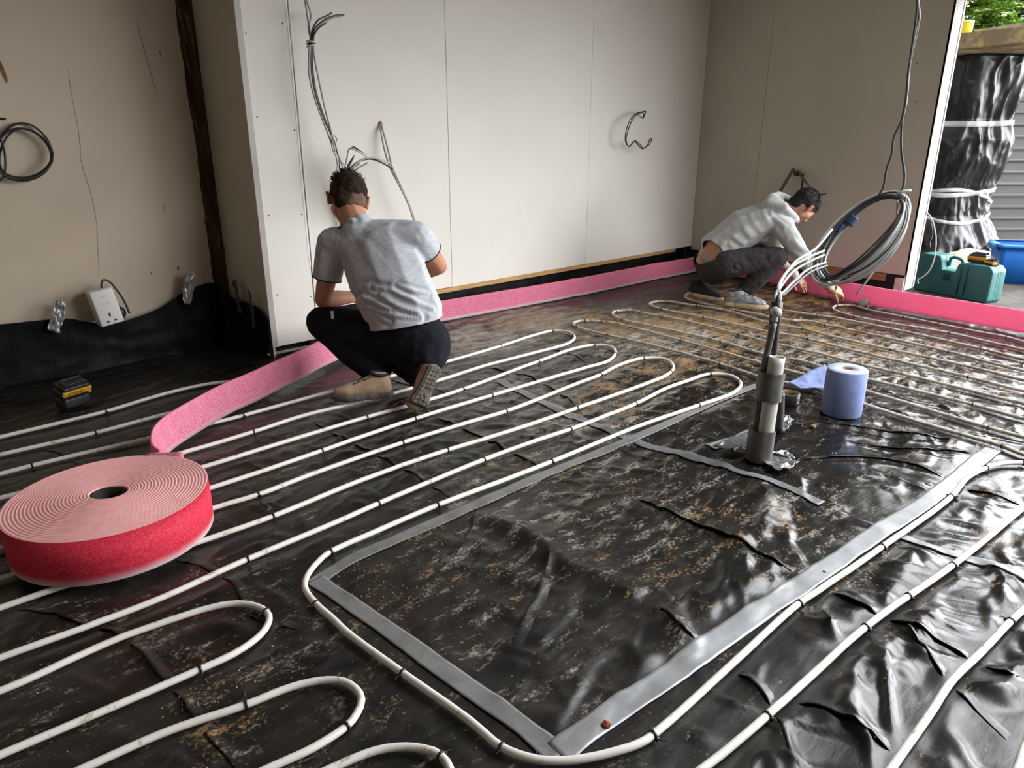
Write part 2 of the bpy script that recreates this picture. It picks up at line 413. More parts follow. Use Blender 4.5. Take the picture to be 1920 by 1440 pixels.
# ------------------------------------------------------------------ heating pipe runs (traced along the floor)
PR = .0088
RUNS = []   # (points, clip pixels, label)
def px(*q): return [(q[i], q[i+1]) for i in range(0, len(q), 2)]
RUNS += [
 (px(-160,861, 0,820, 100,796, 200,771, 300,741, 380,722, 430,716, 470,716, 492,722, 480,732, 440,744, 305,778, 178,812, 0,853, -180,898), px(201,772, 178,812),
  'white heating pipe run turning behind the pink foam strip, beyond the drill battery'),
 (px(-190,935, 0,889, 65,872, 283,821, 430,786, 453,780, 633,731, 820,683, 938,649, 1000,629, 1040,620, 1068,623, 1077,634, 1062,645, 1000,662, 909,686, 827,712, 686,751, 567,780, 475,810, 325,854, 33,926, -200,986), px(65,872, 453,780, 475,810, 938,649, 1039,621, 1075,629),
  'white heating pipe loop with its bend nearest the back wall, beneath a crouching man'),
 (px(-200,1030, 0,975, 100,950, 380,876, 500,839, 685,783, 765,761, 822,745, 868,730, 1011,677, 1080,653, 1115,647, 1145,650, 1154,661, 1140,677, 1100,689, 1080,695, 920,742, 776,786, 672,821, 604,845, 399,914, 200,972, 0,1029, -200,1088), px(685,783, 868,730, 1011,678, 1114,647, 1152,663, 921,742, 776,786, 604,845),
  'white heating pipe loop passing under the heel of the man in the polo shirt'),
 (px(-200,1150, 0,1086, 404,952, 483,928, 588,888, 755,830, 868,795, 952,770, 1080,720, 1125,703, 1160,685, 1205,672, 1245,673, 1263,688, 1252,702, 1215,718, 1080,766, 1000,794, 909,823, 836,845, 753,873, 651,911, 517,966, 402,1007, 96,1107, 0,1140, -200,1208), px(483,928, 755,830, 952,770, 1124,703, 1205,672, 1257,697, 836,845, 517,966, 1082,765),
  'white heating pipe loop crossing beneath the pink roll, third bend from the back wall'),
 (px(-220,1316, 0,1234, 156,1178, 311,1118, 460,1051, 640,975, 712,943, 905,863, 1000,828, 1069,805, 1130,782, 1190,758, 1250,728, 1290,714, 1330,702, 1370,705, 1389,719, 1374,737, 1310,760, 1187,803, 1080,847, 1036,865, 951,898, 821,947, 713,993, 617,1037, 592,1058, 575,1082, 572,1103, 593,1133, 623,1159, 650,1185, 755,1262, 879,1350, 942,1402, 991,1421, 1040,1427, 1104,1421, 1200,1394, 1240,1365, 1377,1241, 1496,1133, 1540,1104, 1655,1025, 1782,933, 1815,895, 1850,877, 1880,869, 1920,868, 1950,870),
  px(460,1051, 712,943, 905,863, 1069,805, 1194,757, 1330,702, 1386,714, 1310,761, 1036,865, 821,947, 618,1036, 593,1133, 755,1262, 942,1402, 1230,1374, 1496,1133, 1655,1025, 1782,933, 1850,877, 1918,869),
  'long white heating pipe run skirting the taped rectangle on three sides'),
 (px(-220,1370, 0,1296, 222,1198, 356,1151, 390,1141, 444,1132, 481,1137, 501,1149, 505,1163, 492,1187, 446,1222, 369,1258, 300,1288, 0,1416, -230,1512), px(501,1149, 369,1258),
  'white heating pipe loop in front of the pink foam roll, small bend with brown streaks'),
 (px(-60,1540, 164,1438, 311,1373, 458,1323, 548,1288, 606,1276, 644,1278, 670,1295, 678,1313, 670,1336, 654,1358, 592,1400, 504,1441, 330,1520), px(458,1323, 654,1358),
  'white heating pipe loop at the front, with two ties on a wide bend'),
 (px(480,1510, 624,1440, 708,1407, 766,1401, 802,1407, 822,1415, 842,1438, 846,1470, 830,1510), px(822,1415),
  'white heating pipe loop at the very front, mostly cut off by the bottom edge'),
 (px(1200,1530, 1325,1436, 1366,1404, 1442,1339, 1535,1255, 1625,1175, 1705,1118, 1785,1062, 1850,1010, 1920,952, 1975,915), px(1442,1339, 1625,1175, 1785,1062, 1700,1121),
  'white heating pipe right of the taped rectangle, running out to the right'),
 (px(1600,1540, 1675,1436, 1746,1335, 1782,1281, 1836,1227, 1895,1166, 1920,1143, 2000,1075), px(1895,1166),
  'white heating pipe bending in the right-hand corner with a single tie'),
 (px(1850,1560, 1911,1437, 1921,1404, 1960,1340), [],
  'short length of white heating pipe in the bottom right corner'),
 # muddy group beyond the standing conduits
 (px(2080,878, 1920,852, 1877,836, 1732,794, 1610,755, 1525,729, 1425,707, 1348,682, 1235,650, 1138,628, 1100,619, 1083,613, 1075,607, 1086,602, 1129,603, 1164,609, 1276,638, 1355,660, 1430,682, 1525,707, 1615,731, 1730,765, 1850,801, 1920,820, 2080,860), px(1083,613, 1097,603, 1129,603, 1139,628, 1278,638, 1348,682, 1877,836, 1850,801),
  'muddy heating pipe loop closest to the standing conduits and the blue paper roll'),
 (px(2080,820, 1920,785, 1825,759, 1715,732, 1615,708, 1567,696, 1500,676, 1432,664, 1354,641, 1210,609, 1168,600, 1152,592, 1148,587, 1156,583, 1187,582, 1203,586, 1283,601, 1386,627, 1437,641, 1492,653, 1533,662, 1617,684, 1715,707, 1790,725, 1920,757, 2080,795), px(1153,584, 1203,586, 1168,600, 1354,641, 1386,627, 1565,695, 1824,759, 1617,684),
  'muddy heating pipe loop second from the standing conduits'),
 (px(2080,760, 1920,733, 1815,707, 1715,684, 1612,660, 1516,636, 1490,630, 1440,622, 1320,595, 1242,580, 1222,573, 1218,569, 1235,565, 1260,566, 1283,570, 1361,582, 1442,606, 1505,617, 1565,632, 1672,656, 1815,687, 1920,713, 2080,745), px(1242,580, 1320,595, 1306,573, 1816,707, 1516,636, 1505,617, 1673,656),
  'muddy heating pipe loop third from the standing conduits, bending towards the back wall'),
 (px(2080,720, 1920,695, 1776,659, 1652,631, 1547,609, 1515,602, 1485,601, 1443,594, 1411,587, 1361,578, 1300,564, 1285,557, 1292,551, 1330,556, 1433,573, 1467,582, 1530,591, 1565,596, 1672,617, 1835,653, 1920,674, 2080,706), px(1485,601, 1547,609, 1776,659, 1530,591, 1672,617, 1835,654),
  'muddy heating pipe loop running beneath the feet of the hooded man'),
 (px(2080,692, 1920,656, 1865,644, 1782,625, 1735,617, 1660,605, 1600,593, 1572,585, 1561,578, 1571,573, 1600,573, 1628,581, 1697,595, 1810,618, 1885,632, 1920,641, 2080,675), px(1571,574, 1630,582, 1697,595, 1885,633, 1782,625, 1600,593),
  'muddy heating pipe loop lying nearest the foam on the doorway side'),
]
RUNP = [resample(crom([fl(u, v, .010) for u, v in r[0]], 8), .02) for r in RUNS]
for i_ in range(11, 15):                                       # the muddy runs carry on past the edge of the photograph
    P_ = RUNP[i_]; a_ = P_[0]-P_[12]; a_ /= np.linalg.norm(a_); b_ = P_[-1]-P_[-13]; b_ /= np.linalg.norm(b_); d_ = (a_+b_)/np.linalg.norm(a_+b_)
    RUNP[i_] = np.vstack([[P_[0]+d_*.02*k_ for k_ in range(35, 0, -1)], P_, [P_[-1]+d_*.02*k_ for k_ in range(1, 36)]])
ALLP = np.vstack(RUNP)

# ------------------------------------------------------------------ black damp-proof sheet
GX0, GX1, GY0, GY1, GS = -1.3, 6.11, -1.1, 4.38, .0095
gx = np.arange(GX0, GX1, GS); gy = np.arange(GY0, GY1, GS)
NXg, NYg = len(gx), len(gy)
X, Y = np.meshgrid(gx, gy, indexing='ij')
def stamp_dist(P, R, step=.008):
    D = np.full(X.shape, R)
    k = int(R/GS)+1
    for p in resample(P, step) if len(P) > 1 else P:
        i = int(round((p[0]-GX0)/GS)); j = int(round((p[1]-GY0)/GS))
        i0, i1, j0, j1 = max(i-k, 0), min(i+k+1, NXg), max(j-k, 0), min(j+k+1, NYg)
        if i0 >= i1 or j0 >= j1: continue
        d = np.hypot(X[i0:i1, j0:j1]-p[0], Y[i0:i1, j0:j1]-p[1])
        D[i0:i1, j0:j1] = np.minimum(D[i0:i1, j0:j1], d)
    return D
wx_ = X+.10*(fbm(X*2.2, Y*2.2, 11)-.5); wy_ = Y+.10*(fbm(X*2.2, Y*2.2, 12)-.5)
ca, sa = math.cos(.35), math.sin(.35)
A_ = wx_*ca+wy_*sa; B_ = -wx_*sa+wy_*ca
near = sstep(4.6, 1.0, np.hypot(X-2.2, Y-.2))             # the sheet lies looser towards the doorway side of the room
H = .014*(fbm(X*1.6, Y*1.6, 1)-.5) + .016*(fbm(A_*2.2, B_*5.5, 3, 3)-.5)
rid = 1-np.abs(2*fbm(A_*3.2, B_*7.5, 21, 3)-1)
calm = np.ones(X.shape)                                    # drawn tight round the conduits and inside the taped rectangle
for u_, v_, r_, k_ in ((1600, 850, .75, .75), (1450, 930, .5, .6), (1100, 1000, .6, .55), (900, 1150, .5, .5), (1250, 900, .5, .5)):
    p_ = fl(u_, v_); calm = np.minimum(calm, 1-k_*np.exp(-((X-p_[0])**2+(Y-p_[1])**2)/(r_*r_)))
p_ = fl(1650, 1200); near = near*calm*(1+.9*np.exp(-((X-p_[0])**2+(Y-p_[1])**2)/.64))
H += (.003*calm+.009*near)*np.clip(rid-.72, 0, 1)/.28
rid2 = 1-np.abs(2*fbm(B_*3.0+3, A_*6.0, 31, 3)-1)
H += (.002*calm+.006*near)*np.clip(rid2-.78, 0, 1)/.22
H += (.0010*calm+.0012*near)*(fbm(A_*12, B_*20, 5, 3)-.5)
LIPS = []
def crease(q, amp, w=.035, drop=.008, side=1):
    """a fold line: the sheet climbs over w towards the line and drops away sharply on its other side"""
    global H
    P = resample(crom([fl(u, v)[:2] for u, v in px(*q)], 6), .02)
    lo = P.min(0)-w*3; hi = P.max(0)+w*3
    i0, i1 = np.searchsorted(gx, [lo[0], hi[0]]); j0, j1 = np.searchsorted(gy, [lo[1], hi[1]])
    if i1-i0 < 2 or j1-j0 < 2: return
    xs = X[i0:i1, j0:j1]; ys = Y[i0:i1, j0:j1]
    best = np.full(xs.shape, 9.); sg = np.zeros(xs.shape); tt = np.zeros(xs.shape)
    for k in range(len(P)-1):
        d = P[k+1]-P[k]; L = d@d
        t = np.clip(((xs-P[k, 0])*d[0]+(ys-P[k, 1])*d[1])/L, 0, 1)
        ex = xs-P[k, 0]-t*d[0]; ey = ys-P[k, 1]-t*d[1]; e = np.hypot(ex, ey)
        m = e < best
        best = np.where(m, e, best); sg = np.where(m, d[0]*ey-d[1]*ex, sg); tt = np.where(m, (k+t)/(len(P)-1), tt)
    if drop < .0105:
        LIPS.append((P, min(amp*.75, .011), side)); amp = amp*.55; drop = max(drop*2.2, .016)
    taper = np.sin(np.clip(tt, .02, .98)*PI)**.5
    s = np.sign(sg)*side
    prof = np.where(s > 0, np.exp(-(best/w)**1.3), np.exp(-(best/drop)**1.6))
    H[i0:i1, j0:j1] += amp*taper*prof
for q in (((1195,935, 1330,1000, 1490,1076), .016, .07, .006, 1), ((1550,1106, 1640,1150, 1750,1205, 1820,1236, 1905,1280), .018, .06, .007, 1),
          ((815,782, 870,805, 960,850, 1012,872), .013, .05, .006, 1), ((590,795, 690,845, 785,897, 850,935), .008, .05, .006, 1),
          ((893,960, 885,990, 850,1050, 790,1100, 735,1137), .009, .02, .006, 1), ((1032,1040, 1020,1085, 985,1160, 960,1210), .014, .03, .007, 1),
          ((880,955, 950,987, 1010,1020, 1032,1040, 1075,1072, 1110,1080, 1210,1137), .032, .07, .05, 1),
          ((1480,800, 1560,803, 1660,815, 1800,832), .040, .035, .008, 1), ((1590,830, 1700,845, 1850,853), .016, .03, .006, 1),
          ((1505,862, 1640,862, 1720,876, 1772,896), .018, .05, .007, 1), ((1365,1250, 1420,1290, 1460,1350, 1485,1445), .016, .04, .007, 1),
          ((1235,1145, 1290,1195, 1345,1222), .022, .05, .01, 1), ((1470,1308, 1560,1345, 1640,1390, 1700,1425), .014, .05, .01, 1),
          ((1735,908, 1830,922, 1925,948), .012, .04, .006, 1), ((20,1140, 150,1170, 230,1195, 300,1265, 340,1310, 395,1385, 450,1445), .010, .05, .006, 1),
          ((571,1267, 620,1235, 675,1215), .007, .03, .005, -1), ((1700,1185, 1790,1290, 1890,1385), .008, .02, .008, 1),
          ((1400,890, 1440,930, 1430,985, 1400,1000), .022, .05, .04, 1), ((1320,840, 1360,880, 1390,895), .012, .05, .03, 1),
          ((1640,1130, 1720,1160, 1740,1200), .016, .06, .04, 1), ((1560,1160, 1600,1230, 1680,1290), .014, .05, .04, 1), ((1780,1250, 1840,1290, 1910,1300), .018, .05, .03, 1),
          ((1500,1240, 1560,1280, 1600,1330), .014, .05, .03, 1), ((1380,1020, 1400,1060, 1385,1100), .010, .02, .015, 1), ((700,700, 760,720, 840,740), .006, .04, .01, 1),
          ((900,690, 980,705, 1060,745, 1090,775), .010, .04, .006, 1), ((1010,655, 1050,660, 1100,680), .010, .03, .005, 1),
          ((1270,730, 1330,735, 1400,738), .010, .03, .005, -1), ((60,835, 130,860, 170,905), .008, .04, .006, 1), ((330,1050, 430,1090, 480,1160, 560,1180), .007, .04, .006, 1)):
    crease(*q)
dp = stamp_dist(np.vstack([RUNP[0]]), .09)
for P in RUNP[1:]: dp = np.minimum(dp, stamp_dist(P, .09))
press = sstep(0, .085, dp)
H *= .10+.90*press
TAPES_PX = ((586,1094, 660,1049, 800,985, 885,948, 1010,893, 1130,845, 1270,785, 1340,752, 1420,722), (590,1086, 690,1153, 800,1232, 925,1320, 1030,1402, 1050,1418),
            (1046,1412, 1150,1335, 1240,1277, 1330,1213, 1430,1145, 1520,1086, 1640,1003, 1740,938, 1800,893, 1835,862, 1862,842))
DT = np.full(X.shape, .09)
for q_ in TAPES_PX: DT = np.minimum(DT, stamp_dist(resample(crom([fl(a, b) for a, b in px(*q_)], 6), .02), .09))
H *= .35+.65*sstep(.02, .09, DT)
edge = np.minimum.reduce([sstep(0, .12, 3.82-Y)+(X < XP+.02), np.ones_like(X)])
H *= np.clip(edge, 0, 1)
H = H-.004
def hz(x, y):
    """height of the sheet"""
    i = np.clip((np.asarray(x, float)-GX0)/GS, 0, NXg-1.001); j = np.clip((np.asarray(y, float)-GY0)/GS, 0, NYg-1.001)
    a = np.floor(i).astype(int); b = np.floor(j).astype(int); u = i-a; v = j-b
    return (H[a, b]*(1-u)+H[a+1, b]*u)*(1-v)+(H[a, b+1]*(1-u)+H[a+1, b+1]*u)*v
# mud trodden over the sheet: ochre where the far pipes are, pale smears around, dust towards the alcove
far = np.zeros(X.shape); tan = np.zeros(X.shape)
for u, v, r, a in ((1330, 600, .75, .75), (1180, 610, .6, .7), (1500, 610, .7, .65), (1600, 640, .7, .5), (1420, 560, .8, .75), (1250, 690, .5, .55), (1000, 600, .5, .55), (1150, 745, .35, .5),
                   (1350, 650, .5, .6), (1750, 660, .8, .25), (1900, 720, .8, .1), (900, 640, .4, .3), (1000, 850, .4, .25), (820, 1010, .3, .22), (720, 1110, .22, .28), (1300, 1020, .35, .3), (1450, 990, .3, .18),
                   (1180, 905, .3, .15), (1010, 1100, .3, .15), (440, 1290, .3, .3), (380, 1310, .12, .35), (150, 1290, .4, .15), (560, 1340, .2, .25), (500, 1180, .3, .15), (1850, 720, .2, .35), (1840, 1005, .1, .4), (1250, 1000, .2, .3)):
    p = fl(u, v); tan = np.maximum(tan, a*np.exp(-((X-p[0])**2+(Y-p[1])**2)/(r*r)))
for u, v, r, a in ((1000, 600, .6, .8), (900, 630, .5, .8), (1250, 620, .9, .7), (1600, 660, .8, .6), (1750, 700, .8, .45), (1130, 930, .7, .30), (900, 1050, .6, .20), (700, 830, 1.0, .16), (1100, 780, .5, .4), (1700, 780, .6, .3),
                   (400, 1250, .7, .17), (120, 1250, .6, .16), (1000, 1200, .6, .14), (1500, 960, .4, .3), (600, 1330, .4, .15), (200, 1400, .5, .14), (950, 720, .5, .4)):
    p = fl(u, v); far = np.maximum(far, a*np.exp(-((X-p[0])**2+(Y-p[1])**2)/(r*r)))
keep = (X < XR-.005) & ~((Y < 1.93) & (X > 5.68)) & ~((Y > 3.90) & (X > XP-.005))
idx = np.arange(NXg*NYg).reshape(NXg, NYg)
q = np.stack([idx[:-1, :-1], idx[1:, :-1], idx[1:, 1:], idx[:-1, 1:]], -1)
kq = keep[:-1, :-1] & keep[1:, :-1] & keep[1:, 1:] & keep[:-1, 1:]
quads = q[kq].reshape(-1, 4)
used = np.unique(quads); rem = np.full(NXg*NYg, -1); rem[used] = np.arange(len(used)); quads = rem[quads]
co = np.stack([X, Y, H], -1).reshape(-1, 3)[used]
# overhanging lips of the fold lines: the upper layer ends in a small rolled edge with a gap under it
lv = []; lq = []
PROF = ((.030, .0), (.020, .16), (.011, .50), (.004, .92), (.000, 1.0), (-.0025, .84), (-.0015, .62), (.004, .50), (.012, .42))
for P, a, side in LIPS:
    P = resample(P, .012); m = len(P); T, _, _ = frames(np.c_[P, np.zeros(m)]); Nn = np.stack([-T[:, 1], T[:, 0]], 1)*side
    n0 = len(co)+len(lv); k = len(PROF)
    for i in range(m):
        tp_ = math.sin(PI*min(max(i/(m-1), .0), 1))**.6*(.65+.7*vnoise(i*.10, P[0][0]*9, 3))
        wob = .004*(vnoise(i*.22, P[0][1]*7, 5)-.5)
        hb = float(hz(P[i][0]+Nn[i][0]*.02, P[i][1]+Nn[i][1]*.02)); hn = float(hz(P[i][0]-Nn[i][0]*.012, P[i][1]-Nn[i][1]*.012))
        for s_, z_ in PROF:
            x_, y_ = P[i][0]+Nn[i][0]*(s_+wob), P[i][1]+Nn[i][1]*(s_+wob)
            g_ = float(hz(x_, y_)) if s_ > .010 else max(hb, hn)
            ii = min(max(int(round((x_-GX0)/GS)), 0), NXg-1); jj = min(max(int(round((y_-GY0)/GS)), 0), NYg-1)
            pr_ = float(sstep(.014, .030, dp[ii, jj]))*float(sstep(.028, .05, DT[ii, jj])); lv.append((x_, y_, g_-.0012*(s_ > .025)+a*tp_*z_*pr_-.004*(1-pr_)))
    for i in range(m-1):
        for j in range(k-1): lq.append((n0+i*k+j, n0+(i+1)*k+j, n0+(i+1)*k+j+1, n0+i*k+j+1))
lv = np.array(lv); nbase = len(co); co = np.vstack([co, lv]); quads = np.vstack([quads, np.array(lq)])
def samp(arr):
    i = np.clip(((lv[:, 0]-GX0)/GS).round().astype(int), 0, NXg-1); j = np.clip(((lv[:, 1]-GY0)/GS).round().astype(int), 0, NYg-1)
    return np.r_[arr.reshape(-1)[used], arr[i, j]]
me = bpy.data.meshes.new('floor_sheet')
me.vertices.add(len(co)); me.vertices.foreach_set('co', co.ravel())
me.loops.add(quads.size); me.loops.foreach_set('vertex_index', quads.ravel())
me.polygons.add(len(quads)); me.polygons.foreach_set('loop_start', np.arange(0, quads.size, 4))
try: me.polygons.foreach_set('loop_total', np.full(len(quads), 4))
except Exception: pass
me.update(calc_edges=True); me.validate()
me.polygons.foreach_set('use_smooth', np.ones(len(me.polygons), bool))
clean = sstep(2.9, .9, np.hypot(X-3.6, Y-.6))
for nm, arr in (('ochre', tan), ('pale', far), ('clean', clean)):
    a = me.attributes.new(nm, 'FLOAT', 'POINT'); a.data.foreach_set('value', samp(arr).astype(np.float32))
t = NT('black_polythene')
n1 = t.noise(7, 10, .74, stretch=(.75, 1.5, 1, .4), dist=.15); n2 = t.noise(9, 11, .78, stretch=(.6, 1.8, 1, .35), dist=.15); n3 = t.noise(95, 4, .75); n4 = t.noise(2.3, 4, .6)
och = t.math('ADD', t.attr('ochre'), t.math('MULTIPLY', t.math('SUBTRACT', n1, .5), 3.2))
och = t.math('ADD', och, t.math('MULTIPLY', t.math('SUBTRACT', n3, .5), 1.5))
omask = t.math('MULTIPLY', t.ramp(och, .42, .80), .92)
pal = t.math('ADD', t.attr('pale'), t.math('MULTIPLY', t.math('SUBTRACT', n2, .5), 3.4))
pal = t.math('ADD', pal, t.math('MULTIPLY', t.math('SUBTRACT', n3, .5), 1.4))
pmask = t.math('MULTIPLY', t.ramp(pal, .30, .86), .92)
cl = t.attr('clean')
dust = t.math('MULTIPLY', t.ramp(t.noise(4.5, 10, .78, stretch=(.5, 1.8, 1, .3), dist=.2), .36, .78), t.ramp(cl, 0, 1, .75, .35))
c = t.mix(dust, (.006, .0057, .0054, 1), (.036, .029, .022, 1))
c = t.mix(pmask, c, (.33, .295, .25, 1))
c = t.mix(omask, c, t.mix(n3, (.19, .11, .042, 1), (.34, .215, .10, 1)))
grit = t.ramp(t.noise(160, 2, .5), .70, .76)
c = t.mix(t.math('MULTIPLY', grit, t.ramp(n4, .4, .7)), c, (.32, .24, .13, 1))
dirty = t.math('MAXIMUM', t.math('MAXIMUM', omask, pmask), t.math('MULTIPLY', dust, .8))
rg = t.math('ADD', t.ramp(dirty, 0, .9, .0, .40), t.ramp(cl, 0, 1, .36, .17))
t.set(col=c, rough=rg, spec=t.ramp(dirty, 0, .9, .5, .2))
b1 = t.bump(t.noise(20, 4, .55, stretch=(.5, 1.9, 1, .4), dist=.3), .16, .005)
t.bump(n3, .12, .0015, prev=b1)
m_poly = t.m
me.materials.append(m_poly)
sheet = bpy.data.objects.new('floor_sheet', me); COL.objects.link(sheet)
tag(sheet, 'wrinkled muddy black plastic sheet covering the whole floor under the pipes', 'plastic sheet', kind='thing')

# ------------------------------------------------------------------ pipes and their ties
t = NT('white_pipe')
k = t.mix(t.math('MULTIPLY', t.ramp(t.noise(22, 6, .7, dist=.6), .58, .68), .75), (.74, .72, .66, 1), (.30, .17, .08, 1))
k = t.mix(t.ramp(t.noise(3, 3, .6), .45, .75, 0, .35), k, (.50, .44, .35, 1))
t.set(col=k, rough=.35, spec=.45); m_pipe = t.m
t = NT('muddy_pipe')
k = t.mix(t.math('MULTIPLY', t.ramp(t.noise(16, 6, .72, dist=.6), .46, .64), .85), (.60, .56, .48, 1), (.25, .165, .08, 1))
t.set(col=k, rough=.45, spec=.4); m_pipe_mud = t.m
m_tie = M('black_nylon', (.012, .012, .012, 1), rough=.4)
def tie(parent, P, k, r):
    T = P[min(k+2, len(P)-1)]-P[max(k-2, 0)]; T /= np.linalg.norm(T)
    S = np.array([-T[1], T[0], 0]); S /= np.linalg.norm(S); Z = np.cross(T, S)
    c = P[k]; mb = MB(); N = 20; v = []; f = []
    for j in range(N):
        a = 2*PI*j/N; d = S*math.cos(a)+Z*math.sin(a)
        for rr, w in ((r+.0002, -.0028), (r+.0024, -.0028), (r+.0024, .0028), (r+.0002, .0028)): v.append(c+d*rr+T*w)
    for j in range(N):
        j2 = (j+1) % N
        for a in range(4):
            b = (a+1) % 4; f.append((j*4+a, j*4+b, j2*4+b, j2*4+a))
    mb.add(v, f)
    sgn = 1 if random.random() < .3 else -1
    R = np.stack([S*sgn, T, Z], 1)
    h = c+S*sgn*(r+.003)
    mb.box(h+np.array([-.003, -.0035, -.006]), h+np.array([.003, .0035, .003]), R=R, c=h)
    L = .010+.014*random.random(); dz = random.uniform(-.1, .7)
    tp = [h, h+S*sgn*L*.5+Z*.002+T*.002, h+S*sgn*L+Z*(L*dz-.004)+T*.005]
    mb.tube(crom(tp, 3), .0014, 5)
    return mb.obj('cable_tie', m_tie, parent)
PIPES = []
for ri, ((q, clips, label), P) in enumerate(zip(RUNS, RUNP)):
    P = P.copy()
    z = hz(P[:, 0], P[:, 1]); ker = np.ones(9)/9
    z = np.convolve(np.pad(z, 4, mode='edge'), ker, 'valid')
    zz = np.maximum.reduce([hz(P[:, 0]+a, P[:, 1]+b) for a in (-.009, 0, .009) for b in (-.009, 0, .009)])
    z = np.convolve(np.pad(zz, 4, mode='edge'), ker, 'valid')
    z = np.maximum(z, zz)
    P[:, 2] = np.maximum(z, -.003)+PR+.0048
    mud = ri >= 11
    c0 = P[len(P)//2]
    v, f = tubegeo(P, PR, 12)
    o = obj('heating_pipe', v, f, m_pipe_mud if mud else m_pipe)
    base(o, c0*np.array([1, 1, 0]))
    tag(o, label, 'heating pipe')
    for u, w in clips:
        p = fl(u, w, .01); k = int(np.argmin(np.hypot(P[:, 0]-p[0], P[:, 1]-p[1])))
        tie(o, P, k, PR)
    PIPES.append(o)

# ------------------------------------------------------------------ tape stuck to the sheet
m_tape = M('silver_duct_tape', (.31, .32, .33, 1), (.22, .22, .215, 1), 8, .4, .7, rough=.36, metal=.15, spec=.5, bump=.25, bscale=30, stretch=(1, 1, 1))
m_tape_grey = M('dusty_grey_tape', (.20, .20, .195, 1), (.13, .125, .115, 1), 10, .4, .75, rough=.5, metal=.1, bump=.2, bscale=40)
m_tape_clear = M('clear_glossy_tape', (.16, .165, .17, 1), (.10, .10, .10, 1), 6, .4, .7, rough=.22, spec=.6, bump=.2, bscale=30)
def tape(q, w, label, mat, name='tape_strip', lift=.0008, group=None, crumple=0.0):
    P = resample(crom([fl(u, v) for u, v in px(*q)], 6), .012)
    T, N, B = frames(P*np.array([1, 1, 0])); Nn = np.stack([-T[:, 1], T[:, 0]], 1)
    nv = 9; v = []; f = []
    for i, p in enumerate(P):
        for j in range(nv):
            s = (j/(nv-1)-.5)*(w+.004*(vnoise(i*.12, 1, 5)-.5)*2)
            x, y = p[0]+Nn[i, 0]*s, p[1]+Nn[i, 1]*s
            e = crumple*(vnoise(i*.4, j*.7, 9)) if crumple else 0
            v.append((x, y, max(float(hz(x+a_, y+b_)) for a_ in (-.008, 0, .008) for b_ in (-.008, 0, .008))+lift+.0018+e))
    m = len(P)
    f = [(i*nv+j, (i+1)*nv+j, (i+1)*nv+j+1, i*nv+j+1) for i in range(m-1) for j in range(nv-1)]
    o = obj(name, v, f, mat)
    md = o.modifiers.new('thickness', 'SOLIDIFY'); md.thickness = .0006; md.offset = 1
    return tag(o, label, 'tape', group)
tape((586,1094, 660,1049, 800,985, 885,948, 1010,893, 1130,845, 1270,785, 1340,752, 1420,722), .05, 'dusty grey tape strip along the pipe loops, back side of the taped rectangle', m_tape_grey)
tape((590,1086, 690,1153, 800,1232, 925,1320, 1030,1402, 1050,1418), .05, 'dusty grey tape strip running from the rectangle corner to the bottom middle', m_tape_grey, lift=.0013)
tape((1046,1412, 1150,1335, 1240,1277, 1330,1213, 1430,1145, 1520,1086, 1640,1003, 1740,938, 1800,893, 1835,862, 1862,842), .062, 'broad silver tape strip along the long curving pipe on the doorway side', m_tape, lift=.0018)
tape((1078,781, 1180,822, 1290,856, 1400,893, 1470,915, 1541,944), .045, 'glossy clear tape strip crossing the taped rectangle past the conduits', m_tape_clear)
tape((935,715, 985,738, 1075,782), .05, 'dusty tape strip between the white pipe loops', m_tape_grey)
tape((1330,842, 1365,828, 1420,806), .05, 'short silver tape strip beside the foot of the conduits', m_tape)
tape((1690,1005, 1740,1025, 1840,1055, 1930,1090), .035, 'narrow silver tape strip under the pipes on the doorway side', m_tape)
# ------------------------------------------------------------------ pink edging foam
def foam_mat(name, light, dark, white_h=.035, trans=0.0):
    t = NT(name)
    sep = t.n.new('ShaderNodeSeparateXYZ'); t.link(t.co, sep.inputs[0]); z = sep.outputs['Z']
    nz = t.noise(170, 3, .7); n2 = t.noise(26, 4, .6)
    k = t.mix(t.ramp(nz, .40, .62), dark, light)
    k = t.mix(t.ramp(n2, .3, .75, 0, .35), k, light)
    zz = t.math('ADD', z, t.math('MULTIPLY', t.math('SUBTRACT', n2, .5), .012))
    k = t.mix(t.ramp(zz, white_h*.35, white_h, .9, 0), k, (.80, .70, .71, 1))
    t.set(col=k, rough=.75, spec=.25, sss=.12)
    t.b.inputs['Subsurface Radius'].default_value = (.03, .006, .010)
    t.bump(nz, .3, .003)
    if trans:
        tl_ = t.n.new('ShaderNodeBsdfTranslucent'); t.link(k, tl_.inputs['Color'])
        mx = t.n.new('ShaderNodeMixShader'); mx.inputs[0].default_value = trans
        t.link(t.b.outputs[0], mx.inputs[1]); t.link(tl_.outputs[0], mx.inputs[2]); t.link(mx.outputs[0], t.n['Material Output'].inputs['Surface'])
    return t.m
m_foam = foam_mat('pink_foam', (.86, .34, .45, 1), (.74, .13, .25, 1), .030, .25)
m_foam_tail = foam_mat('pink_foam_tail', (.88, .38, .49, 1), (.76, .15, .28, 1), .058, .25)
m_foam_door = foam_mat('pink_foam_film', (.92, .36, .52, 1), (.88, .28, .44, 1), .012, .38)
m_foam_roll = foam_mat('pink_foam_wound', (.70, .050, .095, 1), (.52, .013, .032, 1), .060)
m_foam_top = M('foam_roll_layers', (.92, .42, .40, 1), (.95, .50, .48, 1), 40, .35, .65, rough=.8, sss=.1)
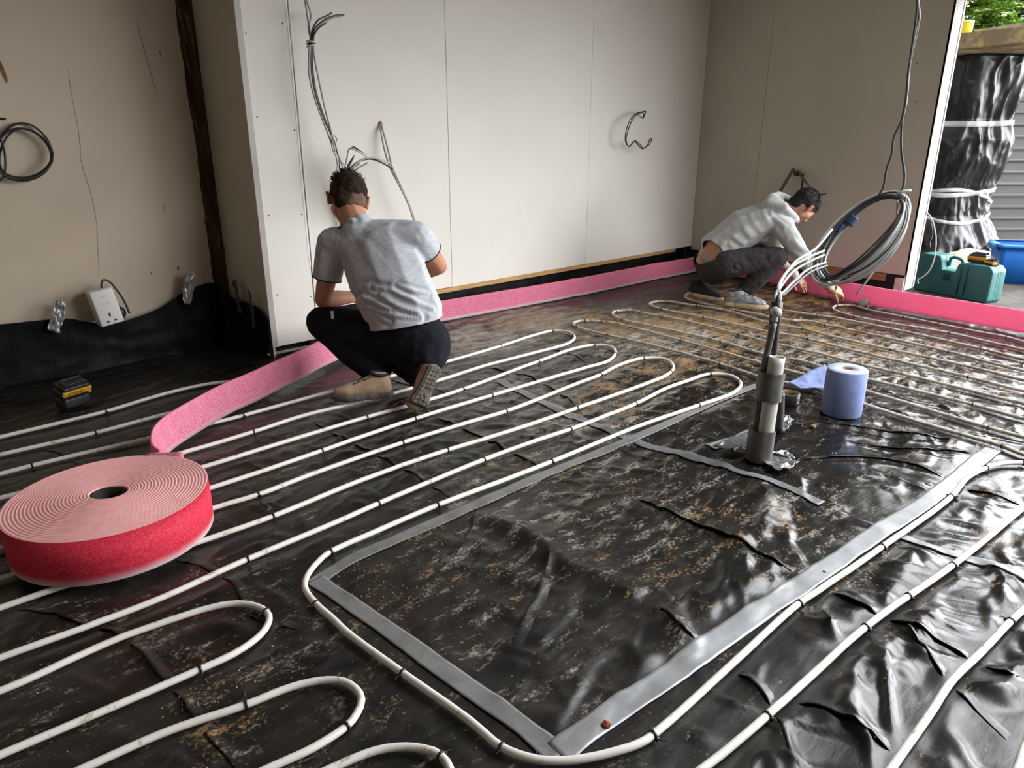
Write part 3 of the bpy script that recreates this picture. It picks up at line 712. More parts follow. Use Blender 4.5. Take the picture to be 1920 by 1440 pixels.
def strip(name, P, h, th, mat, lean=None, z0=None, parent=None):
    """a ribbon of foam standing on edge along P; its middle line bows slightly"""
    P = np.array(P, float); T, _, _ = frames(np.c_[P[:, :2], np.zeros(len(P))]); Nn = np.stack([-T[:, 1], T[:, 0]], 1)
    nv = 9; v = []; f = []
    m = len(P)
    for side in (-1, 1):
        for i in range(m):
            le = lean[i] if lean is not None else 0
            for j in range(nv):
                s = j/(nv-1)
                rr = .5*th*(1-.0*abs(2*s-1)**6)
                off = side*rr + le*s + .006*math.sin(s*PI)*(vnoise(i*.05, 2, 8)-.5)
                zb = (z0[i] if z0 is not None else .02)
                v.append((P[i, 0]+Nn[i, 0]*off, P[i, 1]+Nn[i, 1]*off, zb+h*s+.004*(vnoise(i*.06, 4, 3)-.5)*s))
    n = m*nv
    for i in range(m-1):
        for j in range(nv-1):
            a = i*nv+j; f.append((a, a+1, a+nv+1, a+nv)); f.append((n+a, n+a+nv, n+a+nv+1, n+a+1))
        f.append((i*nv+nv-1, n+i*nv+nv-1, n+(i+1)*nv+nv-1, (i+1)*nv+nv-1))
        f.append((i*nv, (i+1)*nv, n+(i+1)*nv, n+i*nv))
    for i in (0, m-1):
        for j in range(nv-1):
            a = i*nv+j; q = (a, n+a, n+a+1, a+1); f.append(q if i == 0 else q[::-1])
    return obj(name, v, f, mat, parent)
RC = np.array([.455, 2.275, 0]); RR = .283; FH = .148; FZ = .0265
fr = thing('foam_roll', 'large pink foam roll lying on the pipes, its loose end unwinding towards the wall', 'foam roll', RC)
prof = []; nl = 24
for k in range(nl*4+1):
    r = .048+(RR-.048)*k/(nl*4); prof.append((r, FZ+FH-.0022*abs(math.cos(k*PI/4))**2+.003*math.sin(r*18)))
prof = [(.048, FZ), (.048, FZ+FH-.004)]+prof+[(RR+.001, FZ+FH-.004), (RR+.002, FZ+FH*.5), (RR, FZ+.004), (RR-.004, FZ)]
v, f = lathe(prof, (0, 0, 0), 96, close=True)
v = [(x*(1.0+.0*x), y, z) for x, y, z in v]
fm = []
nprof = len(prof)
for i in range(nprof):
    fm += [1 if 1 <= i <= nprof-5 else 0]*96
def oval(p):
    a = math.atan2(p[1], p[0]); r = math.hypot(p[0], p[1]); k = 1-.10*math.exp(-((r-.048)/.03)**2)*math.cos(2*(a-.9))
    return (p[0]*k, p[1]*k, p[2])
v = [oval(p) for p in v]
o = obj('wound_foam', v, f, None, fr, mats=[m_foam_roll, m_foam_top], fmat=fm)
core = MB(); vv, ff = lathe([(.047, FZ+.004), (.047, FZ+FH-.002), (.040, FZ+FH-.002), (.040, FZ+.004)], (0, 0, 0), 40, close=True); core.add([oval(p) for p in vv], ff)
c = obj('core', core.v, core.f, M('black_card', (.012, .011, .010, 1), rough=.7), fr); c['label'] = 'black cardboard core'
TZ = .168
tp = [fl(u, w, TZ)[:2] for u, w in ((318, 861), (300, 852), (287, 838), (284, 822), (291, 802), (312, 782), (350, 759), (420, 722), (480, 697), (530, 674), (570, 656), (604, 640), (650, 622), (700, 603), (745, 588))]
P = resample(crom(tp, 8), .015)
tail0 = RC[:2]+RR*np.array([math.cos(math.radians(52)), math.sin(math.radians(52))])
P = resample(crom([tuple(tail0+np.array([.10, -.08])), tuple(tail0)]+[tuple(p) for p in tp[1:]], 10), .015)
o = strip('loose_strip', P, FH, .009, m_foam_tail, lean=[.0]*len(P), z0=[.029]*len(P)); under(o, fr)
# strip along the back wall and strip along the doorway side
P = resample(crom([fl(u, w)[:2] for u, w in ((775, 614), (820, 605), (900, 590), (1000, 571.5), (1100, 552), (1200, 531), (1290, 512))]+[(6.02, 3.72)], 10), .03)
sb = strip('foam_strip', P, FH, .009, m_foam, z0=list(hz(P[:, 0], P[:, 1])+.006)); base(sb, (P[0][0], P[0][1], 0))
tag(sb, 'pink foam strip standing on edge in front of the long back wall', 'foam strip', 'pink edging foam strips')
P = resample(crom([(6.03, 3.66), (5.98, 3.2), (5.90, 2.8)]+[fl(u, w)[:2] for u, w in ((1500, 549), (1560, 561), (1630, 575), (1700, 588), (1800, 606), (1920, 628))]+[(5.46, .4), (5.43, .0)], 10), .03)
sd = strip('foam_strip', P, FH, .012, m_foam_door, z0=[max(float(max(hz(a_[0]+dx_, a_[1]+dy_) for dx_ in (-.02, 0, .02) for dy_ in (-.02, 0, .02))) for a_ in P)+.003]*len(P), lean=[-.02]*len(P)); base(sd, (P[0][0], P[0][1], 0))
tag(sd, 'bright pink foam strip crossing the doorway between the room and the patio', 'foam strip', 'pink edging foam strips')

# ------------------------------------------------------------------ black sheet turned up the walls
def curtain(name, P, ztop, label, off=.0, fold=.012, sd=1):
    """black polythene running up from the floor; ztop is the ragged top edge at every point of P"""
    P = np.array(P, float); m = len(P); T, _, _ = frames(np.c_[P[:, :2], np.zeros(m)]); Nn = np.stack([-T[:, 1], T[:, 0]], 1)
    nv = 16; v = []; zb_ = [max(float(hz(a_[0]+dx_, a_[1]+dy_)) for dx_ in (-.03, 0, .03) for dy_ in (-.05, -.02, 0, .02))+.002 for a_ in P]
    for i in range(m):
        for j in range(nv):
            s = j/(nv-1)
            w = fold*(fbm(i*.09, s*3+sd*7, sd, 3)-.5)*2*(1-.6*s)+ .03*(1-s)**3*-1
            w = w-.012*abs(fbm(i*.25, s*1.3, sd+4, 2)-.5)
            v.append((P[i, 0]+Nn[i, 0]*w, P[i, 1]+Nn[i, 1]*w, zb_[i]+(ztop[i]-zb_[i])*s))
    f = [(i*nv+j, (i+1)*nv+j, (i+1)*nv+j+1, i*nv+j+1) for i in range(m-1) for j in range(nv-1)]
    return obj(name, v, f, m_skirt)
t = NT('black_polythene_upstand')
t.set(col=(.0045, .0043, .0042, 1), rough=.5, spec=.12)
t.bump(t.noise(22, 5, .6, stretch=(1, 1, .4), dist=1), .3, .008); m_skirt = t.m
top = [wy(u, w, YA-.03) for u, w in ((-300, 600), (-120, 612), (0, 607), (60, 601), (125, 596), (160, 602), (205, 607), (250, 595), (300, 576), (340, 548), (370, 535), (395, 529), (410, 535))]
q = resample(crom([(p[0], YA-.045, p[2]) for p in top]+[(1.66, YA-.05, .32), (1.70, YA-.12, .30), (1.725, YA-.3, .285), (1.728, YB+.08, .27), (1.725, YB-.02, .21)], 8), .02)
o = curtain('polythene_upstand', q[:, :2], q[:, 2], '', fold=.02, sd=2)
base(o, (q[0][0], q[0][1], 0)); tag(o, 'black plastic sheet turned up the alcove wall, held by bits of tape', 'plastic sheet', kind='thing')
q = resample([(2.0, 3.90, .2), (XR-.04, 3.90, .2)], .02)
n = len(q); o = curtain('polythene_upstand', q[:, :2], .232+.012*np.array([vnoise(i*.2, 3) for i in range(n)]), '', fold=.008, sd=5)
base(o, (q[0][0], q[0][1], 0)); tag(o, 'black plastic sheet turned up under the timber batten behind the foam', 'plastic sheet', kind='thing')
# timber battens under the boards
mb = MB(); mb.box((2.6, YB-.004, .196), (5.83, YB+.03, .2265), bev=.003)
o = mb.obj('timber_batten', m_timber, smooth=False); base(o, (2.6, YB, .196)); tag(o, 'long pale timber batten fixed below the back wall boards', 'timber batten')
mb = MB(); mb.box((XR-.018, 2.03, .128), (XR+.03, 3.3, .186), bev=.003)
o = mb.obj('timber_batten', M('brown_batten', (.36, .21, .075, 1), (.16, .085, .03, 1), 4, .4, .7, rough=.7, stretch=(14, 1, 14)), smooth=False); base(o, (XR, 2.03, .128)); tag(o, 'short brown timber batten at the foot of the darker wall behind the hooded man', 'timber batten')
mb = MB(); mb.box((XR-.02, 1.885, .0), (XR+.04, 1.955, .165), bev=.006)
o = mb.obj('plaster_block', M('chipped_plaster', (.66, .63, .57, 1), (.30, .13, .08, 1), 9, .5, .62, rough=.9), smooth=False); base(o, (XR, 1.92, 0)); tag(o, 'chipped white plaster block at the bottom end of the doorway wall', 'plaster block')

# ------------------------------------------------------------------ taped conduits standing out of the floor
m_duct = M('black_duct', (.010, .010, .011, 1), rough=.35)
m_waste = M('grey_waste_pipe', (.46, .45, .41, 1), (.40, .39, .355, 1), 6, .4, .7, rough=.35)
m_dgrey = M('dark_grey_pipe', (.075, .075, .072, 1), (.12, .12, .115, 1), 8, .4, .7, rough=.4)
m_lgrey = M('light_grey_plastic', (.42, .42, .39, 1), rough=.45)
m_wrap = M('grey_cloth_tape', (.070, .067, .062, 1), (.105, .10, .093, 1), 7, .4, .7, rough=.42, bump=.5, bscale=25, bdist=.006)
D0 = float(fl(1425, 868)@EF)
bp = fl(1425, 866)
rs = thing('conduit_stack', 'grey and black conduits taped together, standing up out of the floor sheet', 'conduit', bp*np.array([1, 1, 0]))
def seg(u0, v0, u1, v1, d0, d1, n=14): return np.array([at(u0+(u1-u0)*k/n, v0+(v1-v0)*k/n, d0+(d1-d0)*k/n) for k in range(n+1)])
def hollow(pts, r, th=.0025, n=28):
    T, N, B = frames(pts); v = []; f = []
    ring = []
    for rr, rng in ((r, range(len(pts))), (r-th, range(len(pts)-1, max(len(pts)-5, -1), -1))):
        for i in rng:
            ring.append([pts[i]+rr*(math.cos(a)*N[i]+math.sin(a)*B[i]) for a in np.arange(n)*2*PI/n])
    for rg in ring: v += rg
    for i in range(len(ring)-1):
        for j in range(n):
            k = (j+1) % n; f.append((i*n+j, i*n+k, (i+1)*n+k, (i+1)*n+j))
    f.append(tuple((len(ring)-1)*n+j for j in range(n)))
    return v, f
pw = seg(1427, 868, 1457, 669, D0, D0+.03)
pw[0][2] = float(hz(pw[0][0], pw[0][1]))+.006
v, f = hollow(pw, .030); under(obj('waste_pipe', v, f, m_waste), rs)
pd = seg(1426, 855, 1457, 565, D0+.075, D0+.08); v, f = hollow(pd, .0215); under(obj('duct', v, f, m_duct), rs)
pt_ = np.vstack([seg(1409, 862, 1430, 700, D0+.02, D0+.05), seg(1432, 690, 1452, 600, D0+.05, D0+.045)]); pt_ = resample(crom(pt_[::4], 6), .02)
v, f = tubegeo(pt_, .0125, 14); g = obj('thin_pipe', v, f, m_dgrey); under(g, rs)
cp = np.array([at(1452.5, 602, D0+.045), at(1454, 590, D0+.04), at(1455, 578, D0+.035)])
v, f = tubegeo(crom([cp[0], (cp[0]+cp[1])/2, cp[1]], 5), .0105, 14); g = obj('pipe_end', v, f, m_lgrey); under(g, rs)
v, f = tubegeo(np.array([cp[1]-EF*.022, cp[1]+EF*.012])+np.array([0, 0, .012]), .0165, 18); g = obj('cap', v, f, m_lgrey); under(g, rs)
def wrap(P, r, name='tape_wrap', squash=None, sd=0):
    T, N, B = frames(P); n = 36; v = []; f = []
    for i in range(len(P)):
        for j in range(n):
            a = 2*PI*j/n; d = math.cos(a)*N[i]+math.sin(a)*B[i]
            rr = r*(1+.05*(fbm(a*2, i*.5, 5+sd, 2)-.5)*2)+.010*max(0, -(d@RT))+.022*max(0, d@EF)
            v.append(P[i]+d*rr+T[i]*.006*(vnoise(a*1.5, i, sd)-.5))
    for i in range(len(P)-1):
        for j in range(n):
            k = (j+1) % n; f.append((i*n+j, i*n+k, (i+1)*n+k, (i+1)*n+j))
    return obj(name, v, f, m_wrap)
off = EF*.02-RT*.006
under(wrap(seg(1445, 750, 1452.5, 699, D0+.017, D0+.025, 10)+off*.15, .040, sd=1), rs)
under(wrap(np.vstack([seg(1427, 864, 1435, 806, D0, D0+.009, 10)])+off*.15, .041, sd=3), rs)
def foil(name, quad, n, m, amp, mat, sd, thick=True):
    """a crumpled sheet of tape spread between four points (given as pixels on the floor plus height)"""
    Q = [np.array(q_, float) for q_ in quad]; v = []
    for i in range(n+1):
        for j in range(m+1):
            s, t_ = i/n, j/m
            p = Q[0]*(1-s)*(1-t_)+Q[1]*s*(1-t_)+Q[2]*s*t_+Q[3]*(1-s)*t_
            nz_ = amp*(abs(fbm(s*4+sd, t_*4, sd, 3)-.5)*3+.4*vnoise(s*13, t_*13, sd))
            e = .012*(vnoise(s*6, t_*6+sd, sd+3)-.5)
            v.append((p[0]+e, p[1]-e, p[2]+nz_))
    f = [(i*(m+1)+j, (i+1)*(m+1)+j, (i+1)*(m+1)+j+1, i*(m+1)+j+1) for i in range(n) for j in range(m)]
    o = obj(name, v, f, mat); md = o.modifiers.new('thickness', 'SOLIDIFY'); md.thickness = .0005
    return o
def F3(u, w, lift=.004):
    p = fl(u, w); p[2] = max([float(hz(p[0]+a_, p[1]+b_)) for a_ in (-.03, 0, .03) for b_ in (-.03, 0, .03)]+[0])+lift+.007; return p
m_foil = M('crumpled_silver_tape', (.27, .28, .29, 1), (.19, .195, .20, 1), 8, .4, .7, rough=.24, metal=.6, bump=.4, bscale=45, bdist=.006)
b1, b2 = at(1413, 846, D0), at(1446, 852, D0)
for i, qd in enumerate(((F3(1428, 876), F3(1448, 862), F3(1500, 877, .008), F3(1462, 897, .010)), (F3(1335, 848), F3(1404, 815), b1+np.array([0, 0, -.0]), F3(1400, 862)), (F3(1446, 858), b2, F3(1470, 852), F3(1490, 872)))):
    under(foil('tape_skirt', qd, 22, 14, .012, m_foil, 3+i), rs)
# small taped stub just behind
sp = fl(1462, 812)
st = thing('pipe_stub', 'short pipe stub wrapped in grey tape with a crinkled silver foot, behind the conduits', 'pipe stub', sp*np.array([1, 1, 0]))
ds = float(sp@EF)
ps = seg(1462, 812, 1465, 738, ds, ds+.01); ps[0][2] = max(ps[0][2], float(hz(ps[0][0], ps[0][1]))+.008); ps = ps[[0]+list(range(2, len(ps)))]; under(obj('stub', *tubegeo(ps, np.linspace(.017, .014, len(ps)), 16), m_wrap), st)
under(foil('tape_foot', (F3(1452, 800), F3(1470, 790, .02), F3(1486, 800, .006), F3(1468, 822)), 18, 14, .016, m_foil, 11), st)

# ------------------------------------------------------------------ blue paper roll, duct tape roll
m_blue = M('blue_paper', (.22, .275, .52, 1), (.18, .23, .46, 1), 30, .4, .7, rough=.85, bump=.15, bscale=90)
m_blue_top = M('blue_paper_edges', (.36, .39, .51, 1), (.30, .33, .45, 1), 50, .4, .7, rough=.9)
m_card = M('brown_card', (.22, .12, .06, 1), rough=.85)
c = fl(1576, 776); br = thing('paper_roll', 'upright roll of pale blue paper towel standing on the sheet', 'paper roll', (c[0], c[1], max(float(hz(c[0], c[1])), 0)+.004))
RB, HB = .087, .215
v, f = lathe([(.024, 0), (.024, HB), (.055, HB-.001), (RB-.002, HB), (RB, HB-.003), (RB+.001, HB*.5), (RB, .003), (RB-.002, 0)], (0, 0, 0), 56, close=True)
fm = sum([[k]*56 for k in (2, 1, 1, 1, 0, 0, 0, 0)], [])
obj('wound_paper', v, f, None, br, mats=[m_blue, m_blue_top, m_card], fmat=fm)
v, f = lathe([(.0235, .002), (.0235, HB+.0005), (.021, HB+.0005), (.021, .002)], (0, 0, 0), 32, close=True); k = obj('core', v, f, m_card, br); k['label'] = 'brown cardboard core'
qs = [F3(u, w, .020) for u, w in ((1477, 727), (1544, 702), (1560, 748), (1500, 741))]
qs[1][2] = .06; qs[2][2] = .05
v, f = grid(26, 16, lambda s, t_: tuple((qs[0]*(1-s)*(1-t_)+qs[1]*s*(1-t_)+qs[2]*s*t_+qs[3]*(1-s)*t_)+np.array([0, 0, .012*(fbm(s*5, t_*3, 4, 2)-.3)*(1-s*.5)])))
o = obj('loose_sheet', v, f, m_blue); md = o.modifiers.new('thickness', 'SOLIDIFY'); md.thickness = .0006; under(o, br)
def tape_roll(name, label, c, R, ro, ri, w, mat, lab):
    th = thing(name, label, 'tape roll', c)
    v, f = lathe([(ri, 0), (ri, w), (ro-.001, w), (ro, w-.001), (ro, .001), (ro-.001, 0)], (0, 0, 0), 44, close=True)
    obj('wound_tape', [R@np.array(p) for p in v], f, mat, th)
    v, f = lathe([(ri-.002, 0.0005), (ri-.002, w-.0005), (ri-.0002, w-.0005), (ri-.0002, .0005)], (0, 0, 0), 36, close=True)
    obj('core', [R@np.array(p) for p in v], f, m_card, th)
    return th
m_tsil = M('tape_roll_silver', (.085, .088, .085, 1), (.12, .122, .12, 1), 6, .4, .7, rough=.35, metal=.4)
c = fl(1478, 757); c[2] = max(float(hz(c[0], c[1])), 0)+.004
tr = tape_roll('tape_roll', 'grey duct tape roll lying flat between the conduits and the blue paper roll', c, np.eye(3), .048, .038, .05, m_tsil, 1)
mb = MB(); a0 = math.atan2(-EF[1], -EF[0])
def arc(a, b, r, z0, z1, n=6, mi=0):
    P = [(r*math.cos(a+(b-a)*k/n), r*math.sin(a+(b-a)*k/n)) for k in range(n+1)]
    mb.add([(x, y, z0) for x, y in P]+[(x, y, z1) for x, y in P], [(k, k+1, n+1+k+1, n+1+k) for k in range(n)], mi)
arc(a0+.45, a0+.85, .0484, .008, .042)
for k in range(9): arc(a0+.50+.033*k, a0+.50+.033*k+(.02 if k % 3 else .012), .0487, .013, .034, 2, 1)
obj('sticker', mb.v, mb.f, None, tr, mats=[M('sticker_white', (.75, .75, .73, 1), rough=.6), M('barcode_ink', (.02, .02, .02, 1), rough=.6)], fmat=mb.m)

# ------------------------------------------------------------------ cables
m_cg = M('grey_cable', (.38, .38, .37, 1), (.27, .27, .265, 1), 12, .4, .7, rough=.45)
m_cw = M('pale_cable', (.56, .56, .54, 1), (.45, .45, .43, 1), 12, .4, .7, rough=.42)
m_cd = M('dark_cable', (.045, .045, .045, 1), (.07, .07, .068, 1), 12, .4, .7, rough=.42)
m_cb = M('black_cable', (.016, .014, .014, 1), rough=.45)
def cable(pts, r, mat, parent, name='cable', k=8):
    o = obj(name, *tubegeo(resample(crom(pts, k), .012), r, 8), mat); under(o, parent); return o
def W(y, off, *q): return [wy(q[i], q[i+1], y-(off[i//2] if isinstance(off, (list, tuple)) else off)) for i in range(0, len(q), 2)]
wc = thing('cable_bundle', 'long bundle of grey cables knotted near the top and hanging down the back wall', 'cable bundle', wy(583, 80, YB-.12))
kn = .12
cable(W(YB, [.14, .14, .13, kn, kn], 562, -60, 572, 0, 576, 28, 581, 60, 583, 84), .0055, m_cg, wc)
cable(W(YB, [.12, .12, .12, kn, kn], 566, -60, 575, 0, 583, 30, 578, 50, 586, 84), .0045, m_cg, wc)
for q, mt in (((580, 88, 586, 55, 596, 38, 612, 30, 622, 24), m_cd), ((583, 88, 588, 58, 604, 40, 625, 30, 645, 28), m_cd), ((584, 88, 588, 66, 598, 52, 611, 43), m_cd), ((586, 86, 592, 60, 606, 44, 628, 32, 640, 30), m_cg)):
    cable(W(YB, [kn, kn+.03, kn+.05, kn+.05, kn+.05][:len(q)//2], *q), .0045, mt, wc)
for q, mt in (((581, 82, 579, 110, 580, 142, 592, 190, 611, 240, 624, 275), m_cg), ((583, 82, 583, 120, 588, 160, 604, 215, 622, 255, 628, 285), m_cd), ((585, 82, 586, 125, 592, 170, 608, 220, 625, 262, 629, 285), m_cd),
              ((587, 82, 590, 110, 601, 165, 611, 210, 622, 250, 630, 285), m_cg), ((582, 84, 581, 130, 590, 182, 606, 228, 620, 262, 630, 288), m_cw)):
    cable(W(YB, [kn, kn+.01, kn+.02, kn+.03, kn+.05, kn+.06], *q), .005, mt, wc)
for k in range(3):                                              # turns of the knot
    a = np.linspace(0, 2*PI, 16); c = wy(583, 78+k*4, YB-kn)
    cable([c+np.array([.020*math.cos(x), .020*math.sin(x), .004*math.sin(x+k)]) for x in a], .005, (m_cw, m_cb, m_cw)[k], wc, 'knot', 3)
a = np.linspace(0, 2*PI, 16); c = wy(626, 260, YB-.18)
cable([c+np.array([.018*math.cos(x), .012*math.sin(x), .02*math.sin(x)]) for x in a], .004, m_cw, wc, 'knot', 3)
for q, mt in (((624, 262, 630, 290, 634, 318, 634, 345, 634, 400), m_cg), ((626, 262, 634, 295, 638, 322, 642, 345, 640, 400), m_cd), ((622, 265, 624, 280, 634, 300, 630, 330, 634, 400), m_cw), ((630, 285, 642, 305, 654, 322, 657, 340, 650, 400), m_cw), ((628, 280, 638, 300, 645, 325, 650, 400), m_cg)):
    cable(W(YB, [kn+.06, kn+.08, kn+.08, kn+.08, kn+.06][:len(q)//2], *q), .005, mt, wc)
lc = thing('cable_bundle', 'fan of cut grey cable ends sticking up behind the head of the crouching man', 'cable bundle', wy(645, 340, YB-.14))
for q, mt in (((640, 400, 643, 335, 650, 300, 656, 278, 668, 282, 688, 293), m_cw), ((645, 400, 650, 330, 664, 308, 690, 296, 712, 298, 735, 308), m_cg), ((650, 400, 655, 330, 672, 304, 695, 298, 716, 305, 736, 317), m_cd),
              ((642, 400, 648, 330, 658, 305, 664, 292), m_cg), ((640, 400, 645, 330, 654, 308, 662, 296), m_cd), ((648, 400, 654, 335, 668, 318, 690, 305), m_cg), ((646, 400, 652, 335, 662, 316, 676, 306), m_cw),
              ((660, 400, 656, 335, 660, 316, 678, 300, 700, 296, 730, 306), m_cw), ((658, 278, 664, 276, 676, 284, 687, 293), m_cd)):
    pts_ = W(YB, [.06, .12, .16, .19, .21, .22][:len(q)//2], *q)
    if q[1] == 400: pts_ = W(YB, [.0, .04], 652, 455, 650, 435)+pts_
    cable(pts_, .005, mt, lc)
hc = thing('cable_pair', 'two grey cables drooping from a ragged hole in the back wall', 'cable', wy(713, 232, YB))
cable(W(YB, [.0, .03, .07, .10, .12, .13, .13], 714, 230, 718, 245, 728, 282, 735, 312, 750, 345, 768, 385, 780, 420), .0055, m_cg, hc)
cable(W(YB, [.0, .03, .06, .09, .12, .13, .13], 712, 232, 714, 245, 722, 285, 733, 318, 748, 346, 767, 386, 778, 420), .0055, m_cg, hc)
v, f = lathe([(.0, -.001), (.012, -.0015), (.017, .001), (.0165, .003)], (0, 0, 0), 20)
rot90 = np.array([[1, 0, 0], [0, 0, 1], [0, -1, 0.]])
k = obj('torn_hole', [(rot90@np.array(p))*(1+.3*vnoise(p[0]*90, p[1]*90, 2)) for p in v], f, m_torn); k.parent = hc; k['label'] = 'torn edge of the hole'
dl = thing('cable_loop', 'dark doubled cable loop poking out of the back wall near the corner', 'cable', wy(1206, 222, YB))
q1 = (1206, 222, 1209, 215, 1211, 209, 1203, 210, 1190, 215, 1179, 230, 1173, 250, 1173, 266, 1180, 275, 1186, 267, 1191, 264, 1199, 270, 1207, 278, 1214, 272, 1218, 262, 1221, 259, 1222, 262, 1216, 272, 1208, 277)
q2 = (1205, 222, 1207, 214, 1204, 211, 1194, 215, 1183, 230, 1176, 250, 1174, 262, 1177, 273, 1183, 272, 1189, 265, 1195, 270, 1204, 279, 1212, 275)
of = [.0, .05, .08, .10]+[.12]*20
cable(W(YB, of, *q1), .0042, m_cb, dl); cable(W(YB, of, *q2), .0042, m_cb, dl)
ac = thing('cable_coil', 'black cable coil hanging on the alcove wall at the left edge', 'cable coil', wy(0, 235, YA-.03))
for i, (cu, cv, ru, rv, ph) in enumerate(((44, 282, 52, 51, .2), (46, 290, 48, 49, .5), (42, 289, 54, 48, 1.0))):
    a = np.linspace(0, 2*PI, 26)
    cable([wy(cu+ru*math.cos(x)+4*math.sin(2*x+ph), cv+rv*math.sin(x)*(1-.05*math.cos(x)), YA-.03-.012*i-.01*math.sin(x+ph)) for x in a], .0052, m_cb, ac)
cable(W(YA, .05, -60, 300, -20, 270, 0, 262, 10, 300, 4, 335, -20, 345), .0052, m_cb, ac)
cable(W(YA, [.0, .03, .05], -12, 224, 0, 223, 10, 223), .006, m_cb, ac)

# coil of cables hung in mid-air, tail led down into the duct
DC = 3.15
cc = thing('cable_coil', 'thick coil of grey cables hanging in mid-air from the ceiling, tail running into the conduits', 'cable coil', at(1655, 355, DC))
def C2(u, w, d=0.0): return at(u, w, DC+d)
ctr = C2(1614, 446)
Z3_ = np.array([0, 0, 1.0])
for i in range(13):
    rnd = random.Random(40+i)
    e = 1+rnd.uniform(-.07, .09); sh = np.array([rnd.uniform(-.02, .02), rnd.uniform(-.02, .02), rnd.uniform(-.018, .012)])
    A = (C2(1688, 362)-C2(1545, 512))*.5*e
    Bp = (RT*.72-Z3_*.69)*rnd.uniform(.0, .085)+EF*rnd.uniform(-.16, -.08); Bn = (RT*.72-Z3_*.69)*rnd.uniform(.055, .072)+EF*rnd.uniform(-.14, -.11)
    pts = []
    for x in np.linspace(0, 2*PI, 40, endpoint=False):
        k = .82+.18*abs(math.sin(x))
        pts.append(ctr+sh*(1-.9*max(0, math.cos(x)))+A*math.cos(x)+(Bp if math.sin(x) > 0 else Bn)*math.sin(x))
    P = crom(pts, 3, closed=True); P = np.vstack([P, P[:1]])
    under(obj('cable', *tubegeo(P, rnd.uniform(.0042, .0056), 8), (m_cg, m_cd, m_cw, m_cg, m_cd)[i % 5]), cc)
bt = np.array([C2(1588, 420, .12), C2(1600, 405, .12)]);
o = obj('tape_band', *tubegeo(crom([bt[0], (bt[0]+bt[1])/2, bt[1]], 4), .027, 14), M('blue_tape', (.02, .05, .12, 1), rough=.5)); under(o, cc); o['label'] = 'dark blue tape band round the coil'
bt = np.array([C2(1570, 434, .11), C2(1580, 422, .11)])
o = obj('tape_band', *tubegeo(crom([bt[0], (bt[0]+bt[1])/2, bt[1]], 4), .012, 12), M('blue_tape_b', (.02, .05, .12, 1), rough=.5)); under(o, cc)
for q, mt in (((1722, -120, 1720, 0, 1718, 30, 1712, 75, 1704, 130, 1698, 190, 1691, 225, 1676, 258, 1672, 290, 1663, 315, 1656, 352, 1648, 366), m_cd), ((1724, -120, 1719, 0, 1722, 25, 1722, 45, 1712, 90, 1703, 135, 1699, 185, 1692, 222, 1690, 280, 1696, 330, 1693, 352, 1684, 370), m_cd),
              ((1718, -120, 1722, 10, 1724, 30, 1717, 60, 1706, 115, 1701, 170, 1698, 200), m_cg)):
    cable([C2(q[i], q[i+1], .0) for i in range(0, len(q), 2)], .0050, mt, cc, 'hanging_cable')
cable([C2(1680, 368, -.02), C2(1688, 360, -.03), C2(1698, 358, -.03), C2(1708, 357, -.03)], .006, m_cg, cc, 'cable_end')
cable([C2(1682, 364, -.02), C2(1690, 364, -.03), C2(1695, 369, -.04)], .006, m_cg, cc, 'cable_end')
cable([C2(1683, 375, -.03), C2(1682, 395, -.03), C2(1682, 425, -.03), C2(1670, 455, -.03), C2(1650, 490, -.05), C2(1630, 520, -.06), C2(1606, 552, -.06)], .0045, m_cg, cc, 'cable_end')
dtop = pd[-1]
for i, (q, mt) in enumerate((((1545, 470, 1510, 485, 1480, 505, 1462, 535), m_cw), ((1545, 478, 1515, 492, 1486, 510, 1464, 538), m_cg), ((1548, 492, 1515, 505, 1488, 528, 1466, 550), m_cg), ((1550, 498, 1520, 510, 1492, 532, 1470, 552), m_cd), ((1560, 430, 1530, 465, 1490, 492, 1460, 535), m_cw))):
    n = len(q)//2
    pts = [at(q[2*k], q[2*k+1], DC+(dtop@EF-DC)*(k/(n-.3))**1.1) for k in range(n)]
    o_ = np.array([.010*math.cos(i*1.3), .010*math.sin(i*1.3), 0])
    cable(pts+[dtop+o_+np.array([0, 0, .02]), dtop+o_*.9+np.array([0, 0, -.03]), dtop+o_*.8+np.array([0, 0, -.08])], .0052, mt, cc, 'cable_tail')

# pipe elbow and boxing on the darker wall, behind the hooded man
mb = MB(); p0, p1 = wx(1489, 326, XR), wx(1507, 326, XR); z1 = p0[2]; z0 = z1-.20
mb.box((XR-.004, p1[1], z0), (XR-.0005, p0[1]-.0, z1-.012), 0)
mb.box((XR-.005, p1[1]-.004, z1-.014), (XR-.0005, p0[1], z1+.004), 1); mb.box((XR-.005, p1[1]-.004, z0), (XR-.0005, p1[1]+.008, z1), 1)
o = mb.obj('wall_cutout', None, smooth=False, mats=[M('bare_wood_strip', (.52, .48, .42, 1), rough=.8), m_dark]); base(o, (XR, p0[1], z0)); tag(o, 'narrow pale strip in a dark cut-out of the wall behind the hooded man', 'wall cut-out')
gp = thing('copper_pipe', 'old mottled gas pipe slanting out of the wall cut-out, ending in a pointed fitting', 'pipe', wx(1497, 324, XR-.03))
under(obj('pipe', *tubegeo(crom([wx(1496, 322, XR-.0), wx(1500, 326, XR-.05), wx(1512, 343, XR-.09), wx(1528, 362, XR-.12)], 6), .011, 12), M('mottled_pipe', (.09, .065, .04, 1), (.30, .26, .20, 1), 40, .5, .62, rough=.6)), gp)
pts = crom([wx(1527, 366, XR-.12), wx(1532, 366, XR-.12), wx(1538, 365, XR-.12), wx(1545, 364, XR-.11), wx(1550, 362, XR-.10)], 5)
